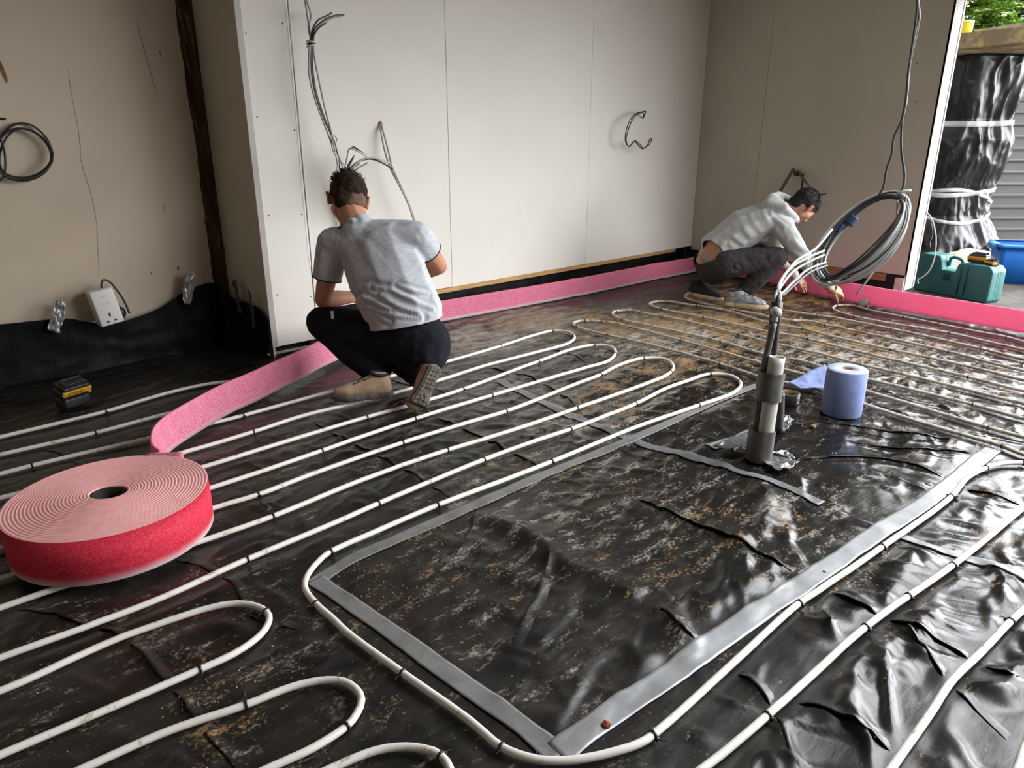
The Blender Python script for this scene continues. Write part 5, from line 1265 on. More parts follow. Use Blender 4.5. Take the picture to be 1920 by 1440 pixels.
# ------------------------------------------------------------------ people
_bm = bmesh.new(); bmesh.ops.create_icosphere(_bm, subdivisions=2, radius=1.0); _S = np.array([v.co[:] for v in _bm.verts]); _bm.free()
def hull(*items):
    """convex skin over balls (centre, radius) or ellipsoids (centre, radii, axes)"""
    P = []
    for it in items:
        c = np.array(it[0], float)
        if len(it) == 2: P.append(c+_S*it[1])
        else: P.append(c+(_S*np.array(it[1]))@np.array(it[2]).T)
    bm = bmesh.new()
    for p in np.vstack(P): bm.verts.new(p)
    r = bmesh.ops.convex_hull(bm, input=bm.verts[:])
    bmesh.ops.delete(bm, geom=[g for g in bm.verts if not g.link_faces], context='VERTS')
    return bmgeo(bm)
def chain(*pr):
    """limb through (point, radius) pairs"""
    return [hull(pr[i], pr[i+1]) for i in range(len(pr)-1)]
def grow(name, hulls, voxel, smooth, mat, parent=None, disp=None, cuts=(), shell=0.0, mats=None):
    """fuse the hulls into one continuous skin, smooth it, push folds into it, cut clean hems"""
    mb = MB()
    for v, f in hulls: mb.add(v, f)
    t = obj('skin', mb.v, mb.f, None)
    m = t.modifiers.new('r', 'REMESH'); m.mode = 'VOXEL'; m.voxel_size = voxel; m.adaptivity = 0
    if smooth:
        s = t.modifiers.new('s', 'SMOOTH'); s.factor = .5; s.iterations = smooth
    dg = bpy.context.evaluated_depsgraph_get(); dg.update()
    me = bpy.data.meshes.new_from_object(t.evaluated_get(dg)); old = t.data
    bpy.data.objects.remove(t); bpy.data.meshes.remove(old)
    me.name = name; me.materials.clear()
    for q in (mats or [mat]): me.materials.append(q)
    n = len(me.vertices); co = np.empty(n*3); me.vertices.foreach_get('co', co); co = co.reshape(-1, 3)
    if disp is not None:
        nr = np.empty(n*3); me.vertices.foreach_get('normal', nr); nr = nr.reshape(-1, 3)
        co = co+nr*disp(co, nr)[:, None]; me.vertices.foreach_set('co', co.ravel())
    if cuts:
        bm = bmesh.new(); bm.from_mesh(me)
        for c, nrm_, rad in cuts:
            c = Vector(tuple(c)); nv_ = Vector(tuple(nrm_)).normalized()
            fs = [q for q in bm.faces if (q.calc_center_median()-c).length < rad]
            es = {e for q in fs for e in q.edges}; vs = {w for q in fs for w in q.verts}
            bmesh.ops.bisect_plane(bm, geom=list(fs)+list(es)+list(vs), plane_co=c, plane_no=nv_, dist=1e-5)
            kill = [q for q in bm.faces if (q.calc_center_median()-c).length < rad*1.05 and (q.calc_center_median()-c).dot(nv_) > 0]
            bmesh.ops.delete(bm, geom=kill, context='FACES')
        bm.to_mesh(me); bm.free()
    me.polygons.foreach_set('use_smooth', [True]*len(me.polygons)); me.update()
    o = bpy.data.objects.new(name, me); COL.objects.link(o)
    if shell:
        md = o.modifiers.new('cloth', 'SOLIDIFY'); md.thickness = shell; md.offset = -1
    if parent is not None: under(o, parent)
    return o
def folds(lines, amp, w, co):
    """ridges with a trough below them along 3-D lines"""
    d = np.zeros(len(co))
    for P in lines:
        P = resample(crom(P, 5), .015); best = np.full(len(co), 9.0)
        for p in P: best = np.minimum(best, np.linalg.norm(co-p, axis=1))
        d += amp*(np.exp(-(best/w)**2)-.75*np.exp(-((best-1.8*w)/(w*.9))**2))
    return d
def noise3(co, s, seed=0): return (fbm(co[:, 0]*s+co[:, 2]*s*.7, co[:, 1]*s-co[:, 2]*s*.6, seed, 3)+fbm(co[:, 2]*s+3, co[:, 0]*s*.6-co[:, 1]*s*.8, seed+5, 3)-1)
def head_parts(c, f, u, sc=1.0):
    """skull, jaw, face and ears around c, looking along f with the crown towards u"""
    f = np.array(f, float); f /= np.linalg.norm(f); u = np.array(u, float); u -= f*(u@f); u /= np.linalg.norm(u); s = np.cross(u, f)
    A = np.stack([s, f, u], 1)
    def p(a, b, d): return c+sc*(s*a+f*b+u*d)
    H_ = [hull((p(0, -.012, .030), np.array([.076, .096, .083])*sc, A), (p(0, -.02, -.015), np.array([.068, .075, .06])*sc, A)),
          hull((p(0, .055, .050), .036*sc), (p(.034, .050, -.015), .032*sc), (p(-.034, .050, -.015), .032*sc), (p(0, .060, -.075), .020*sc), (p(.046, .005, -.055), .018*sc), (p(-.046, .005, -.055), .018*sc), (p(0, -.02, .0), .06*sc)),
          hull((p(0, .086, .020), .0075*sc), (p(0, .108, -.020), .0095*sc), (p(.010, .094, -.026), .0075*sc), (p(-.010, .094, -.026), .0075*sc)),
          hull((p(.040, .072, .026), .010*sc), (p(.010, .085, .026), .009*sc)), hull((p(-.040, .072, .026), .010*sc), (p(-.010, .085, .026), .009*sc)),
          hull((p(.020, .074, -.050), .007*sc), (p(0, .085, -.049), .009*sc), (p(-.020, .074, -.050), .007*sc)), hull((p(.015, .073, -.059), .007*sc), (p(0, .082, -.060), .008*sc), (p(-.015, .073, -.059), .007*sc)),
          hull((p(0, .070, -.084), .016*sc), (p(.012, .064, -.082), .014*sc), (p(-.012, .064, -.082), .014*sc))]
    for k in (1, -1):
        q = [p(k*.074, .004, -.018), p(k*.092, -.020, .018), p(k*.090, -.004, .028), p(k*.084, .008, .010), p(k*.084, -.004, -.028)]
        H_ += [hull((q[0], .007*sc), (q[1], .007*sc)), hull((q[1], .0075*sc), (q[2], .0075*sc), (q[3], .006*sc)), hull((q[1], .007*sc), (q[4], .007*sc), (q[3], .0055*sc))]
    return H_, p, A
def hand_parts(w, d, nrm_, side, sc=1.0, curl=(.3, .35, .4, .45), thumb=(.5, .9), spread=.14, bend=.0):
    """palm, four fingers and thumb; w wrist, d fingers' direction, nrm_ back of the hand, side +1/-1 for the thumb's side"""
    d = np.array(d, float); d /= np.linalg.norm(d); n = np.array(nrm_, float); n -= d*(n@d); n /= np.linalg.norm(n); t = np.cross(n, d)*side
    def p(a, b, c_): return w+sc*(d*a+t*b+n*c_)
    H_ = [hull((p(-.02, .010, 0), .024*sc), (p(-.02, -.010, 0), .024*sc), (p(.025, .022, 0), .017*sc), (p(.025, -.022, 0), .016*sc)),
          hull((p(.02, .026, -.002), .016*sc), (p(.02, -.026, -.002), .014*sc), (p(.085, .031, 0), .0115*sc), (p(.085, .010, .003), .0120*sc), (p(.083, -.012, .002), .0115*sc), (p(.077, -.032, -.001), .0105*sc))]
    for k, (b, L) in enumerate(((.032, .072), (.0105, .080), (-.0115, .074), (-.0325, .058))):
        q = p(.086-.004*abs(k-1), b, .001); a = curl[k]; sp = spread*(1.2-.8*k)
        dirv = d*math.cos(sp*.5)+t*math.sin(sp*.5); r = (.0092, .0095, .009, .008)[k]*sc
        for j, fr_ in enumerate((.45, .31, .24)):
            a_ = bend+a*(j+.6); dd = dirv*math.cos(a_)-n*math.sin(a_); q2 = q+dd*L*fr_*sc
            H_.append(hull((q, r), (q2, r*.91))); q = q2; r *= .93
    q = p(.022, .030, -.008); a, c_ = thumb; r = .0125*sc
    for j, L in enumerate((.036, .030, .024)):
        th = a*(1-.28*j); dd = d*math.cos(th)+t*math.sin(th)-n*c_*(.30+.25*j); dd /= np.linalg.norm(dd); q2 = q+dd*L*sc; H_.append(hull((q, r), (q2, r*.88))); q = q2; r *= .9
    return H_
def shoe(parent, heel, xd, up, L, m_up, m_sole, m_collar, bend=0.0, bx=.045, label=None, mirror=1):
    xd = np.array(xd, float); xd /= np.linalg.norm(xd); up = np.array(up, float); up -= xd*(up@xd); up /= np.linalg.norm(up); yd = np.cross(up, xd)*mirror
    k = L/.29
    def tr(p):
        x, y, z = np.array(p)*k
        if bend and x > bx*k:
            a = bend*min(1, (x-bx*k)/.05); r = x-bx*k; x = bx*k+r*math.cos(a); z = z+r*math.sin(a)*(1)+0
        return heel+xd*(x+.105*k)+yd*y+up*z
    foot = [(-.098, .030), (-.06, .034), (.0, .036), (.05, .045), (.09, .047), (.135, .038), (.165, .022), (.182, .008)]
    def outl(z, g=0.0): 
        a = [(x+(g if x > .1 else -g if x < -.09 else 0), w+g) for x, w in foot]
        P = crom([(-.112-g, 0)]+a+[(.186+g, 0)], 4)
        up_ = [(x, max(y, 0)-(.006 if .0 < x < .06 else 0)*.5, z) for x, y in P]; dn = [(x, -max(y, 0)*(.86 if -.05 < x < .06 else .95), z) for x, y in P[::-1][1:-1]]
        return up_+dn
    rings = [outl(.0, -.004), outl(.004, .001), outl(.020, .002), outl(.028, -.001), outl(.029, -.010)]
    v = sum(rings, []); n = len(rings[0]); f = []
    for i in range(len(rings)-1):
        for j in range(n): j2 = (j+1) % n; f.append((i*n+j, i*n+j2, (i+1)*n+j2, (i+1)*n+j))
    c0 = len(v); v.append((.03, 0, .0)); c1 = len(v); v.append((.03, 0, .029))
    for j in range(n): f.append((c0, (j+1) % n, j)); f.append((c1, 4*n+j, 4*n+(j+1) % n))
    mb = MB(); mb.add(v, f)
    x = -.10
    while x < .165:                                            # tread blocks
        w = np.interp(x, [a for a, _ in foot], [b for _, b in foot])*.86
        for y0, y1 in ((-w*.82, -w*.30), (-w*.22, w*.28), (w*.36, w*.92)):
            if not (-.01 < x < .03 and y0 < -.2*w): mb.box((x, y0, -.0045), (x+.017, y1, .001))
        x += .021
    S = [hull((tr((-.078, .0, .055)), .030*k), (tr((-.070, 0, .095)), .030*k), (tr((-.02, 0, .062)), .034*k), (tr((-.03, 0, .095)), .030*k)),
         hull((tr((-.03, 0, .095)), .030*k), (tr((-.02, 0, .055)), .036*k), (tr((.04, .004, .060)), .030*k), (tr((.05, .0, .045)), .037*k)),
         hull((tr((.05, .0, .045)), .037*k), (tr((.04, .004, .060)), .030*k), (tr((.10, .006, .042)), .034*k), (tr((.10, -.006, .040)), .034*k)),
         hull((tr((.10, .008, .040)), .034*k), (tr((.10, -.008, .040)), .033*k), (tr((.150, .004, .036)), .022*k), (tr((.150, -.008, .036)), .020*k)),
         hull((tr((-.078, 0, .035)), .030*k), (tr((-.078, .0, .055)), .030*k), (tr((.05, 0, .04)), .034*k))]
    o = grow('shoe', S, .006*k, 5, m_up, parent, disp=lambda co, nr: .0012*noise3(co, 40, 3))
    if label: o['label'] = label
    s = obj('sole', [tr(q) for q in mb.v], mb.f, m_sole, None, smooth=False)
    s.parent = o; s.data.transform(Matrix.Translation(-Vector(parent.location)))
    q = [tr((.075-.026*i, sgn*.020, .078+.009*i)) for i in range(4) for sgn in ((1, -1) if i % 2 else (-1, 1))]
    lc_ = obj('laces', *tubegeo(crom(q, 4), .0022*k, 6), m_collar); lc_.parent = o; lc_.data.transform(Matrix.Translation(-Vector(parent.location)))
    cr_ = [tr((-.07+.038*math.cos(a)+.02, .030*math.sin(a), .118+.006*math.cos(a))) for a in np.linspace(0, 2*PI, 18)]
    lc_ = obj('collar', *tubegeo(cr_, .007*k, 8, caps=False), m_collar); lc_.parent = o; lc_.data.transform(Matrix.Translation(-Vector(parent.location)))
    return o, tr
def J(u, w, d): return at(u, w, d)
def skin_mat(name, c, c2, red):
    t = NT(name); k = t.mix(t.ramp(t.noise(9, 4, .6), .35, .7), c, c2); k = t.mix(t.ramp(t.noise(3.5, 3, .5), .5, .8, 0, .6), k, red)
    t.set(col=k, rough=.5, spec=.4, sss=.15); t.b.inputs['Subsurface Radius'].default_value = (.012, .004, .002)
    t.bump(t.noise(220, 3, .6), .08, .001); return t.m
def cloth(name, c, c2, scale=70, bump=.25, rough=.9, stretch=None, n2=None, sheen=.15):
    t = NT(name); k = t.mix(t.ramp(t.noise(scale, 5, .7, stretch=stretch), .38, .66), c, c2)
    if n2: k = t.mix(t.ramp(t.noise(n2[1], 5, .7, dist=.6), n2[2], n2[2]+.05), k, n2[0])
    t.set(col=k, rough=rough, spec=.2, sheen=sheen); t.bump(t.noise(260, 2, .5), bump, .0015); return t.m
m_skin1 = skin_mat('ruddy_skin', (.52, .25, .15, 1), (.46, .20, .12, 1), (.48, .15, .09, 1))
m_skin2 = skin_mat('tanned_skin', (.46, .235, .15, 1), (.40, .19, .115, 1), (.42, .15, .09, 1))
m_polo = cloth('grey_marl', (.43, .45, .48, 1), (.54, .56, .59, 1), 34, stretch=(1, 1, 3))
m_navy = cloth('dark_navy_trousers', (.0075, .008, .012, 1), (.012, .013, .019, 1), 60, sheen=.0)
m_hood = cloth('pale_grey_sweat', (.42, .43, .42, 1), (.49, .50, .49, 1), 30)
m_rib = cloth('ribbed_grey', (.34, .35, .36, 1), (.42, .43, .44, 1), 120, .5)
m_work = cloth('charcoal_work_trousers', (.040, .036, .038, 1), (.060, .054, .056, 1), 40, sheen=0.0, n2=((.40, .38, .36, 1), 24, .70))
m_navyrib = M('navy_piping', (.012, .012, .03, 1), rough=.9)
m_hair1 = M('brown_hair', (.018, .011, .007, 1), (.042, .026, .014, 1), 90, .35, .65, rough=.8, spec=.15, bump=.8, bscale=160, bdist=.006)
m_hair2 = M('near_black_hair', (.011, .009, .008, 1), (.028, .024, .021, 1), 90, .35, .65, rough=.75, spec=.2, bump=.8, bscale=160, bdist=.006)
m_stub = M('cropped_hair', (.16, .085, .055, 1), (.09, .055, .04, 1), 160, .4, .6, rough=.8)
m_suede = M('sand_suede', (.52, .38, .25, 1), (.42, .29, .18, 1), 9, .4, .65, rough=.85)
m_sole = M('worn_sole', (.18, .15, .115, 1), (.095, .085, .075, 1), 14, .4, .62, rough=.8, bump=.3, bscale=60)
m_collar = M('dark_collar', (.02, .02, .022, 1), rough=.9)
m_trainer = M('grey_trainer', (.20, .21, .22, 1), (.42, .43, .44, 1), 26, .45, .6, rough=.7, stretch=(1, 1, 3))
m_foamsole = M('muddy_pale_sole', (.58, .46, .30, 1), (.34, .22, .10, 1), 22, .48, .66, rough=.8)
def hair_strands(name, c, A, rad, cond, n, L, mat, parent, seed, comb):
    """short locks standing on the scalp"""
    rg = random.Random(seed); v = []; f = []
    while n:
        a = np.array([rg.gauss(0, 1) for _ in range(3)]); a /= np.linalg.norm(a)
        if not cond(a): continue
        n -= 1; p = c+A@(a*rad); nr = A@(a/np.array(rad)); nr /= np.linalg.norm(nr)
        d = nr*.55+A@np.array(comb)+np.array([rg.uniform(-.3, .3) for _ in range(3)]); d /= np.linalg.norm(d)
        s = np.cross(d, nr); s /= max(np.linalg.norm(s), 1e-6); l = L*rg.uniform(.5, 1.2); k = len(v); w = .0016
        v += [p-s*w-nr*.003, p+s*w-nr*.003, p+d*l*.6+s*w*.6, p+d*l-nr*.25*l, p+d*l*.6-s*w*.6]; f.append((k, k+1, k+2, k+3, k+4))
    o = obj(name, v, f, mat, smooth=False); under(o, parent); return o

# --- the man in the polo shirt, crouching with his back to us
p1_loc = fl(735, 745)*np.array([1, 1, 0])
man1 = thing('person', 'man in grey polo shirt and dark trousers crouching with his back turned', 'person', p1_loc)
hipL, hipR = J(728, 640, 3.36), J(798, 645, 3.30)
pel = J(764, 636, 3.33); low = J(757, 590, 3.33); mid = J(728, 522, 3.36); upb = J(700, 456, 3.40); nkb = J(672, 418, 3.44)
shL, shR = J(624, 456, 3.46), J(781, 444, 3.40)
elL, wrL = J(606, 562, 3.46), J(668, 556, 3.68)
elR, wrR = J(823, 499, 3.54), J(752, 525, 3.78)
knL, anL = J(606, 604, 3.46), J(718, 712, 3.29)
knR, anR = J(738, 660, 3.58), J(795, 712, 3.25)
hc = J(652, 377, 3.52)
hf = EF*.72-RT*.42-np.array([0, 0, .55]); hu = np.array([0, 0, .80])-RT*.10+EF*.52
HP, hp_, HA = head_parts(hc, hf, hu, 1.09)
cross = (shR-shL)/np.linalg.norm(shR-shL)
Z3 = np.array([0, 0, 1.0])
def tors(c, w, t, ax): return (c, np.array([w, t, .09]), ax)
def taxes(a, b):
    z = (b-a)/np.linalg.norm(b-a); x = cross-z*(cross@z); x /= np.linalg.norm(x); return np.stack([x, np.cross(z, x), z], 1)
A0, A1, A2 = taxes(pel, mid), taxes(low, upb), taxes(mid, nkb)
fwd1 = A1[:, 1] if A1[:, 1]@EF > 0 else -A1[:, 1]
def torso(g, hips=True):
    H_ = [hull((mid, np.array([.182+g, .125+g, .09]), A1), (low+fwd1*.02, np.array([.176+g, .135+g, .08]), A0)),
          hull((mid, np.array([.182+g, .125+g, .09]), A1), (upb+fwd1*.02, np.array([.175+g, .105+g, .07]), A2)),
          hull((upb+fwd1*.02, np.array([.165+g, .10+g, .06]), A2), (shL, .062+g), (shR, .062+g), (J(690, 432, 3.44), np.array([.08+g, .06+g, .035]), A2))]
    return H_
B1 = HP+torso(-.012)+chain((nkb-Z3*.03, .066), (hc-hu*.05/np.linalg.norm(hu)-hf*.035, .064))+[hull((low, np.array([.15, .11, .07]), A0), (hipL, .10), (hipR, .10), (pel, .12))]
B1 += chain((shL, .058), (shL*.4+elL*.6, .049), (elL, .042), (elL*.6+wrL*.4, .043), (wrL, .028))+chain((shR, .058), (shR*.4+elR*.6, .050), (elR, .043), (elR*.6+wrR*.4, .044), (wrR, .029))
B1 += chain((hipL, .095), (knL, .058), (anL, .040))+chain((hipR, .095), (knR, .058), (anR, .040))+chain((anL, .040), (anL-Z3*.02, .036))
hd = J(690, 470, 3.95)
B1 += hand_parts(wrL, hd*.3+J(700, 520, 3.9)*.7-wrL, -EF+Z3*.4, -1, 1.0, (.7, .75, .8, .85), (.7, .9))+hand_parts(wrR, J(712, 510, 3.9)-wrR, -EF+Z3*.4, 1, 1.0, (.7, .75, .8, .85), (.7, .9))
body1 = grow('body', B1, .006, 4, m_skin1, man1, disp=lambda co, nr: .0012*noise3(co, 14, 2))
# polo shirt
gl = [[J(u, w, d) for u, w, d in q] for q in (
    ((654, 566, 3.34), (664, 550, 3.28), (684, 537, 3.25), (708, 533, 3.24), (724, 536, 3.24)), ((704, 539, 3.24), (731, 542, 3.23), (756, 554, 3.22), (786, 566, 3.22), (812, 578, 3.26)),
    ((715, 553, 3.23), (737, 568, 3.22), (766, 581, 3.21), (796, 590, 3.21)), ((690, 575, 3.25), (725, 588, 3.22), (756, 594, 3.21), (790, 597, 3.21)), ((680, 556, 3.26), (700, 566, 3.23), (730, 580, 3.22)),
    ((668, 585, 3.28), (700, 592, 3.23), (730, 602, 3.22)), ((748, 535, 3.24), (775, 545, 3.24), (800, 550, 3.28)), ((640, 412, 3.40), (662, 410, 3.36), (690, 416, 3.33)))]
seamL = [J(634, 434, 3.38), J(629, 460, 3.36), J(629, 490, 3.36), J(632, 515, 3.38)]; seamR = [J(786, 440, 3.32), J(795, 458, 3.32)]
def d_polo(co, nr):
    d = folds(gl, .0095, .011, co)+.006*noise3(co, 8, 4)+.0032*noise3(co, 21, 9)
    d += folds([seamL, seamR], .003, .006, co)
    d += folds([[J(655, 392, 3.40), J(665, 402, 3.34), J(690, 398, 3.34)]], .004, .010, co)
    return d
hemL = shL*.38+elL*.62; hemR = shR*.52+elR*.48
S1 = torso(.016)+[hull((low+fwd1*.02, np.array([.190, .150, .06]), A0), (J(758, 612, 3.32), np.array([.196, .158, .05]), A0), (J(752, 640, 3.35), np.array([.196, .158, .03]), A0))]
S1 += chain((shL, .078), (hemL, .071), (hemL*2-shL*.62-elL*.38 if False else shL*.2+elL*.8, .070))+chain((shR, .078), (hemR, .071), (shR*.3+elR*.7, .069))
S1 += [hull((nkb+Z3*.004, .072), (nkb-Z3*.06, .10)), ]
hemn = -(A0[:, 2])
dirL = (elL-shL)/np.linalg.norm(elL-shL); dirR = (elR-shR)/np.linalg.norm(elR-shR)
shirt = grow('polo_shirt', S1, .0075, 7, m_polo, man1, disp=d_polo,
             cuts=[(J(764, 606, 3.30)-A0[:, 2]*.0, hemn-cross*.10, .42), (shL+dirL*np.linalg.norm(hemL-shL)*1.0, dirL, .115), (shR+dirR*np.linalg.norm(hemR-shR), dirR, .105), (nkb-Z3*.004, (hc-nkb)*1.0, .092)], shell=.004)
def cuffring(c, d, r, nm, mat, parent, rt=.003):
    d = d/np.linalg.norm(d); a = np.cross(d, Z3); a /= np.linalg.norm(a); b = np.cross(d, a)
    P = [c+r*(math.cos(t_)*a+math.sin(t_)*b) for t_ in np.linspace(0, 2*PI, 30)]
    o = obj(nm, *tubegeo(P, rt, 6, caps=False), mat); o.parent = parent; o.data.transform(Matrix.Translation(-Vector(parent.parent.location if parent.parent else parent.location))); return o
for c_, d_, r_ in ((hemL, dirL, .0705), (hemR, dirR, .0695)): cuffring(c_-d_*.001, d_, r_, 'sleeve_trim', m_navyrib, shirt)
# trousers, shoes
def d_tr(co, nr): return .006*noise3(co, 11, 6)+.003*noise3(co, 30, 2)+folds([[J(776, 628, 3.19), J(777, 650, 3.17), J(772, 675, 3.18)]], -.005, .006, co)+folds([[J(690, 626, 3.22), J(720, 640, 3.19), J(770, 646, 3.17), J(815, 640, 3.20)]], .003, .005, co)
T1 = [hull((J(761, 608, 3.33), np.array([.158, .128, .03]), A0), (hipL, .128), (hipR, .128), (pel, np.array([.175, .135, .10]), A0)), hull((hipR, .122), (hipR-Z3*.04-EF*.02, .112), (hipL, .115)),
      ]+chain((hipL, .128), (hipL*.45+knL*.55, .112), (knL, .086))+chain((knL, .086), (knL*.55+anL*.45, .085), (anL+Z3*.015, .066))+chain((hipR, .125), (hipR*.5+knR*.5, .105), (knR, .085))+chain((knR, .085), (knR*.5+anR*.5, .078), (anR, .062))+[hull((hipL, .10), (hipR, .10), (knR, .07))]
tr1 = grow('trousers', T1, .008, 7, m_navy, man1, disp=d_tr, cuts=[(anL+Z3*.012, (anL-knL), .088)], shell=.003)
pk = MB()
Rk_ = np.stack([RT, EF, Z3], 1)
q = J(623, 590, 3.30); pk.box(q+np.array([-.006, -.002, -.020]), q+np.array([.006, .002, .018]), R=Rk_, c=q); k = pk.obj('pocket_label', M('pale_label', (.45, .44, .40, 1), rough=.8), None, smooth=False)
k.parent = tr1; k.data.transform(Matrix.Translation(-Vector(man1.location)))
hl = fl(735, 742, .040); toe = fl(638, 748, .040)
hl = hl+(hl-toe)/np.linalg.norm(hl-toe)*.0; shoe(man1, hl, toe-hl, Z3, .285, m_suede, m_sole, m_collar, label='sand suede shoe flat on the pipes, toe to the left', mirror=1)
h2 = J(819, 688, 3.08); b2 = J(783, 766, 3.02)
shoe(man1, h2, (b2-h2), EF*.9-RT*.32+Z3*.15, .285, m_suede, m_sole, m_collar, bend=1.15, bx=.075, label='sand suede shoe on its toes, worn ridged sole towards us')
# hair
hrad = np.array([.076, .096, .083])*1.09+.006
hcen = hp_(0, -.012, .030)
def d_h(co, nr): return .004*noise3(co, 45, 3)+.0015*noise3(co, 120, 5)
hair = grow('hair', [hull((hp_(0, -.014, .034), np.array([.0765, .097, .084])*1.09*1.085, HA))], .005, 3, m_hair1, man1, disp=d_h, cuts=[(hp_(0, -.010, .004), HA@np.array([0, .11, -.185]), .4)])
hair_b = grow('hair_crown', [hull((hp_(0, -.018, .046), np.array([.0765, .090, .080])*1.10, HA), (hp_(.0, .020, .066), np.array([.062, .062, .058])*1.10, HA)), hull((hp_(0, .03, .105), np.array([.05, .05, .028])*1.05, HA), (hp_(0, -.03, .10), np.array([.05, .04, .028]), HA)),
                   hull((hp_(.028, -.052, -.030), np.array([.050, .046, .045])*1.06, HA), (hp_(.010, -.050, .0), np.array([.068, .052, .05])*1.06, HA), (hp_(.0, -.050, .04), np.array([.074, .058, .06])*1.06, HA), (hp_(-.03, -.05, .02), np.array([.05, .05, .05])*1.05, HA), (hp_(-.034, -.02, .045), np.array([.052, .066, .058])*1.05, HA))], .005, 3, m_hair1, man1, disp=d_h)
hair_strands('hair_locks', hcen, HA, np.array([.080, .098, .102])*1.02*1.06, lambda a: a[2] > .45 and a[1] > -.5, 500, .026, m_hair1, man1, 3, (0, .25, .5))
fade = grow('cropped_hair', [hull((hp_(-.004, -.054, -.038), np.array([.064, .046, .048]), HA), (hp_(0, -.045, .01), np.array([.083, .060, .045]), HA))], .005, 3, m_stub, man1, disp=lambda co, nr: .001*noise3(co, 90, 5))
hair_strands('cropped_hair', hcen, HA, np.array([.0765, .0965, .083])*1.09, lambda a: -.6 < a[2] < .1 and a[1] < .0 and a[0] < .1, 250, .004, m_stub, man1, 8, (0, -.1, -.6))
for k in (1, -1):
    e = obj('eye', *[([hp_(k*.031, .074, .008)+_S[i]*.0115 for i in range(len(_S))]), hull(((0, 0, 0), 1))[1]][0:2] if False else lathe([(0, -.0115), (.0081, -.0081), (.0115, 0), (.0081, .0081), (0, .0115)], hp_(k*.031, .0735, .008), 12), M('eye_white', (.55, .50, .47, 1), rough=.3)); under(e, man1)

# --- the man in the hooded top, squatting side-on by the darker wall
p2_loc = fl(1360, 572)*np.array([1, 1, 0])
man2 = thing('person', 'man in pale grey hooded top squatting by the foam strip with a tape roll', 'person', p2_loc)
pel2 = J(1338, 492, 5.42); hR2, hL2 = J(1362, 494, 5.28), J(1328, 488, 5.52)
low2 = J(1346, 456, 5.42); mid2 = J(1388, 424, 5.40); up2 = J(1436, 404, 5.38); nk2 = J(1464, 398, 5.38)
sR2, sL2 = J(1470, 430, 5.22), J(1462, 412, 5.56)
eR2, wR2 = J(1508, 486, 5.17), J(1558, 540, 5.22)
eL2, wL2 = J(1452, 480, 5.62), J(1487, 514, 5.55)
kR2, aR2 = J(1458, 482, 5.20), J(1393, 550, 5.28)
kL2, aL2 = J(1432, 470, 5.74), J(1312, 536, 5.58)
h2c = J(1504, 388, 5.38)
h2f = RT*.50-Z3*.74+EF*.22; h2u = RT*.72+Z3*.62+EF*.1
HP2, hq_, HA2 = head_parts(h2c, h2f, h2u, 1.07)
sp2 = (nk2-low2)/np.linalg.norm(nk2-low2)
cx2 = (sR2-sL2); cx2 -= sp2*(cx2@sp2); cx2 /= np.linalg.norm(cx2)
AX2 = np.stack([cx2, np.cross(sp2, cx2), sp2], 1)
dn2 = AX2[:, 1] if AX2[:, 1][2] < 0 else -AX2[:, 1]
def torso2(g):
    return [hull((low2+dn2*.03, np.array([.165+g, .115+g, .06]), AX2), (mid2+dn2*.03, np.array([.175+g, .128+g, .07]), AX2)),
            hull((mid2+dn2*.03, np.array([.175+g, .128+g, .07]), AX2), (up2+dn2*.02, np.array([.165+g, .100+g, .06]), AX2)),
            hull((up2+dn2*.02, np.array([.150+g, .095+g, .05]), AX2), (sR2, .058+g), (sL2, .058+g))]
B2 = HP2+torso2(-.012)+chain((nk2, .062), (h2c-h2u/np.linalg.norm(h2u)*.055-h2f*.03, .058))+[hull((low2, np.array([.14, .10, .05]), AX2), (hR2, .095), (hL2, .095), (pel2, .12))]
B2 += chain((sR2, .055), (sR2*.5+eR2*.5, .048), (eR2, .040), (eR2*.65+wR2*.35, .041), (wR2, .027))+chain((sL2, .055), (eL2, .042), (eL2*.65+wL2*.35, .040), (wL2, .027))
B2 += chain((hR2, .095), (kR2, .055), (aR2, .038), (aR2-Z3*.05, .034))+chain((hL2, .095), (kL2, .055), (aL2, .038), (aL2-Z3*.05, .034))
B2 += hand_parts(wR2, J(1600, 556, 5.26)-wR2, Z3*.75-EF*.6, -1, 1.05, (.62, .66, .72, .80), (.55, 1.0), spread=.06)
B2 += hand_parts(wL2, J(1508, 534, 5.52)-wL2, -EF*.6+Z3*.6+RT*.3, -1, 1.05, (.10, .12, .14, .16), (.85, .3), spread=.30, bend=.12)
body2 = grow('body', B2, .0048, 2, m_skin2, man2, disp=lambda co, nr: .001*noise3(co, 14, 7))
def px2(*q): return [J(q[i], q[i+1], q[i+2]) for i in range(0, len(q), 3)]
fl2 = [px2(1337, 424, 5.30, 1345, 441, 5.26, 1356, 456, 5.25), px2(1359, 408, 5.30, 1366, 430, 5.24, 1381, 448, 5.22, 1402, 463, 5.22), px2(1384, 402, 5.28, 1391, 420, 5.22, 1407, 442, 5.20, 1428, 457, 5.20),
       px2(1405, 394, 5.28, 1413, 414, 5.21, 1429, 435, 5.19, 1450, 452, 5.19), px2(1429, 390, 5.26, 1438, 410, 5.20, 1452, 428, 5.18, 1464, 442, 5.18), px2(1448, 396, 5.22, 1458, 412, 5.17, 1470, 425, 5.15), px2(1370, 460, 5.22, 1395, 472, 5.21, 1420, 470, 5.20),
       px2(1490, 452, 5.13, 1500, 462, 5.12, 1513, 470, 5.14), px2(1487, 478, 5.13, 1500, 486, 5.11, 1515, 487, 5.13), px2(1525, 500, 5.14, 1533, 512, 5.13, 1545, 514, 5.16)]
def d_hood(co, nr): return folds(fl2, .0045, .018, co)+.005*noise3(co, 8, 14)+.002*noise3(co, 26, 3)
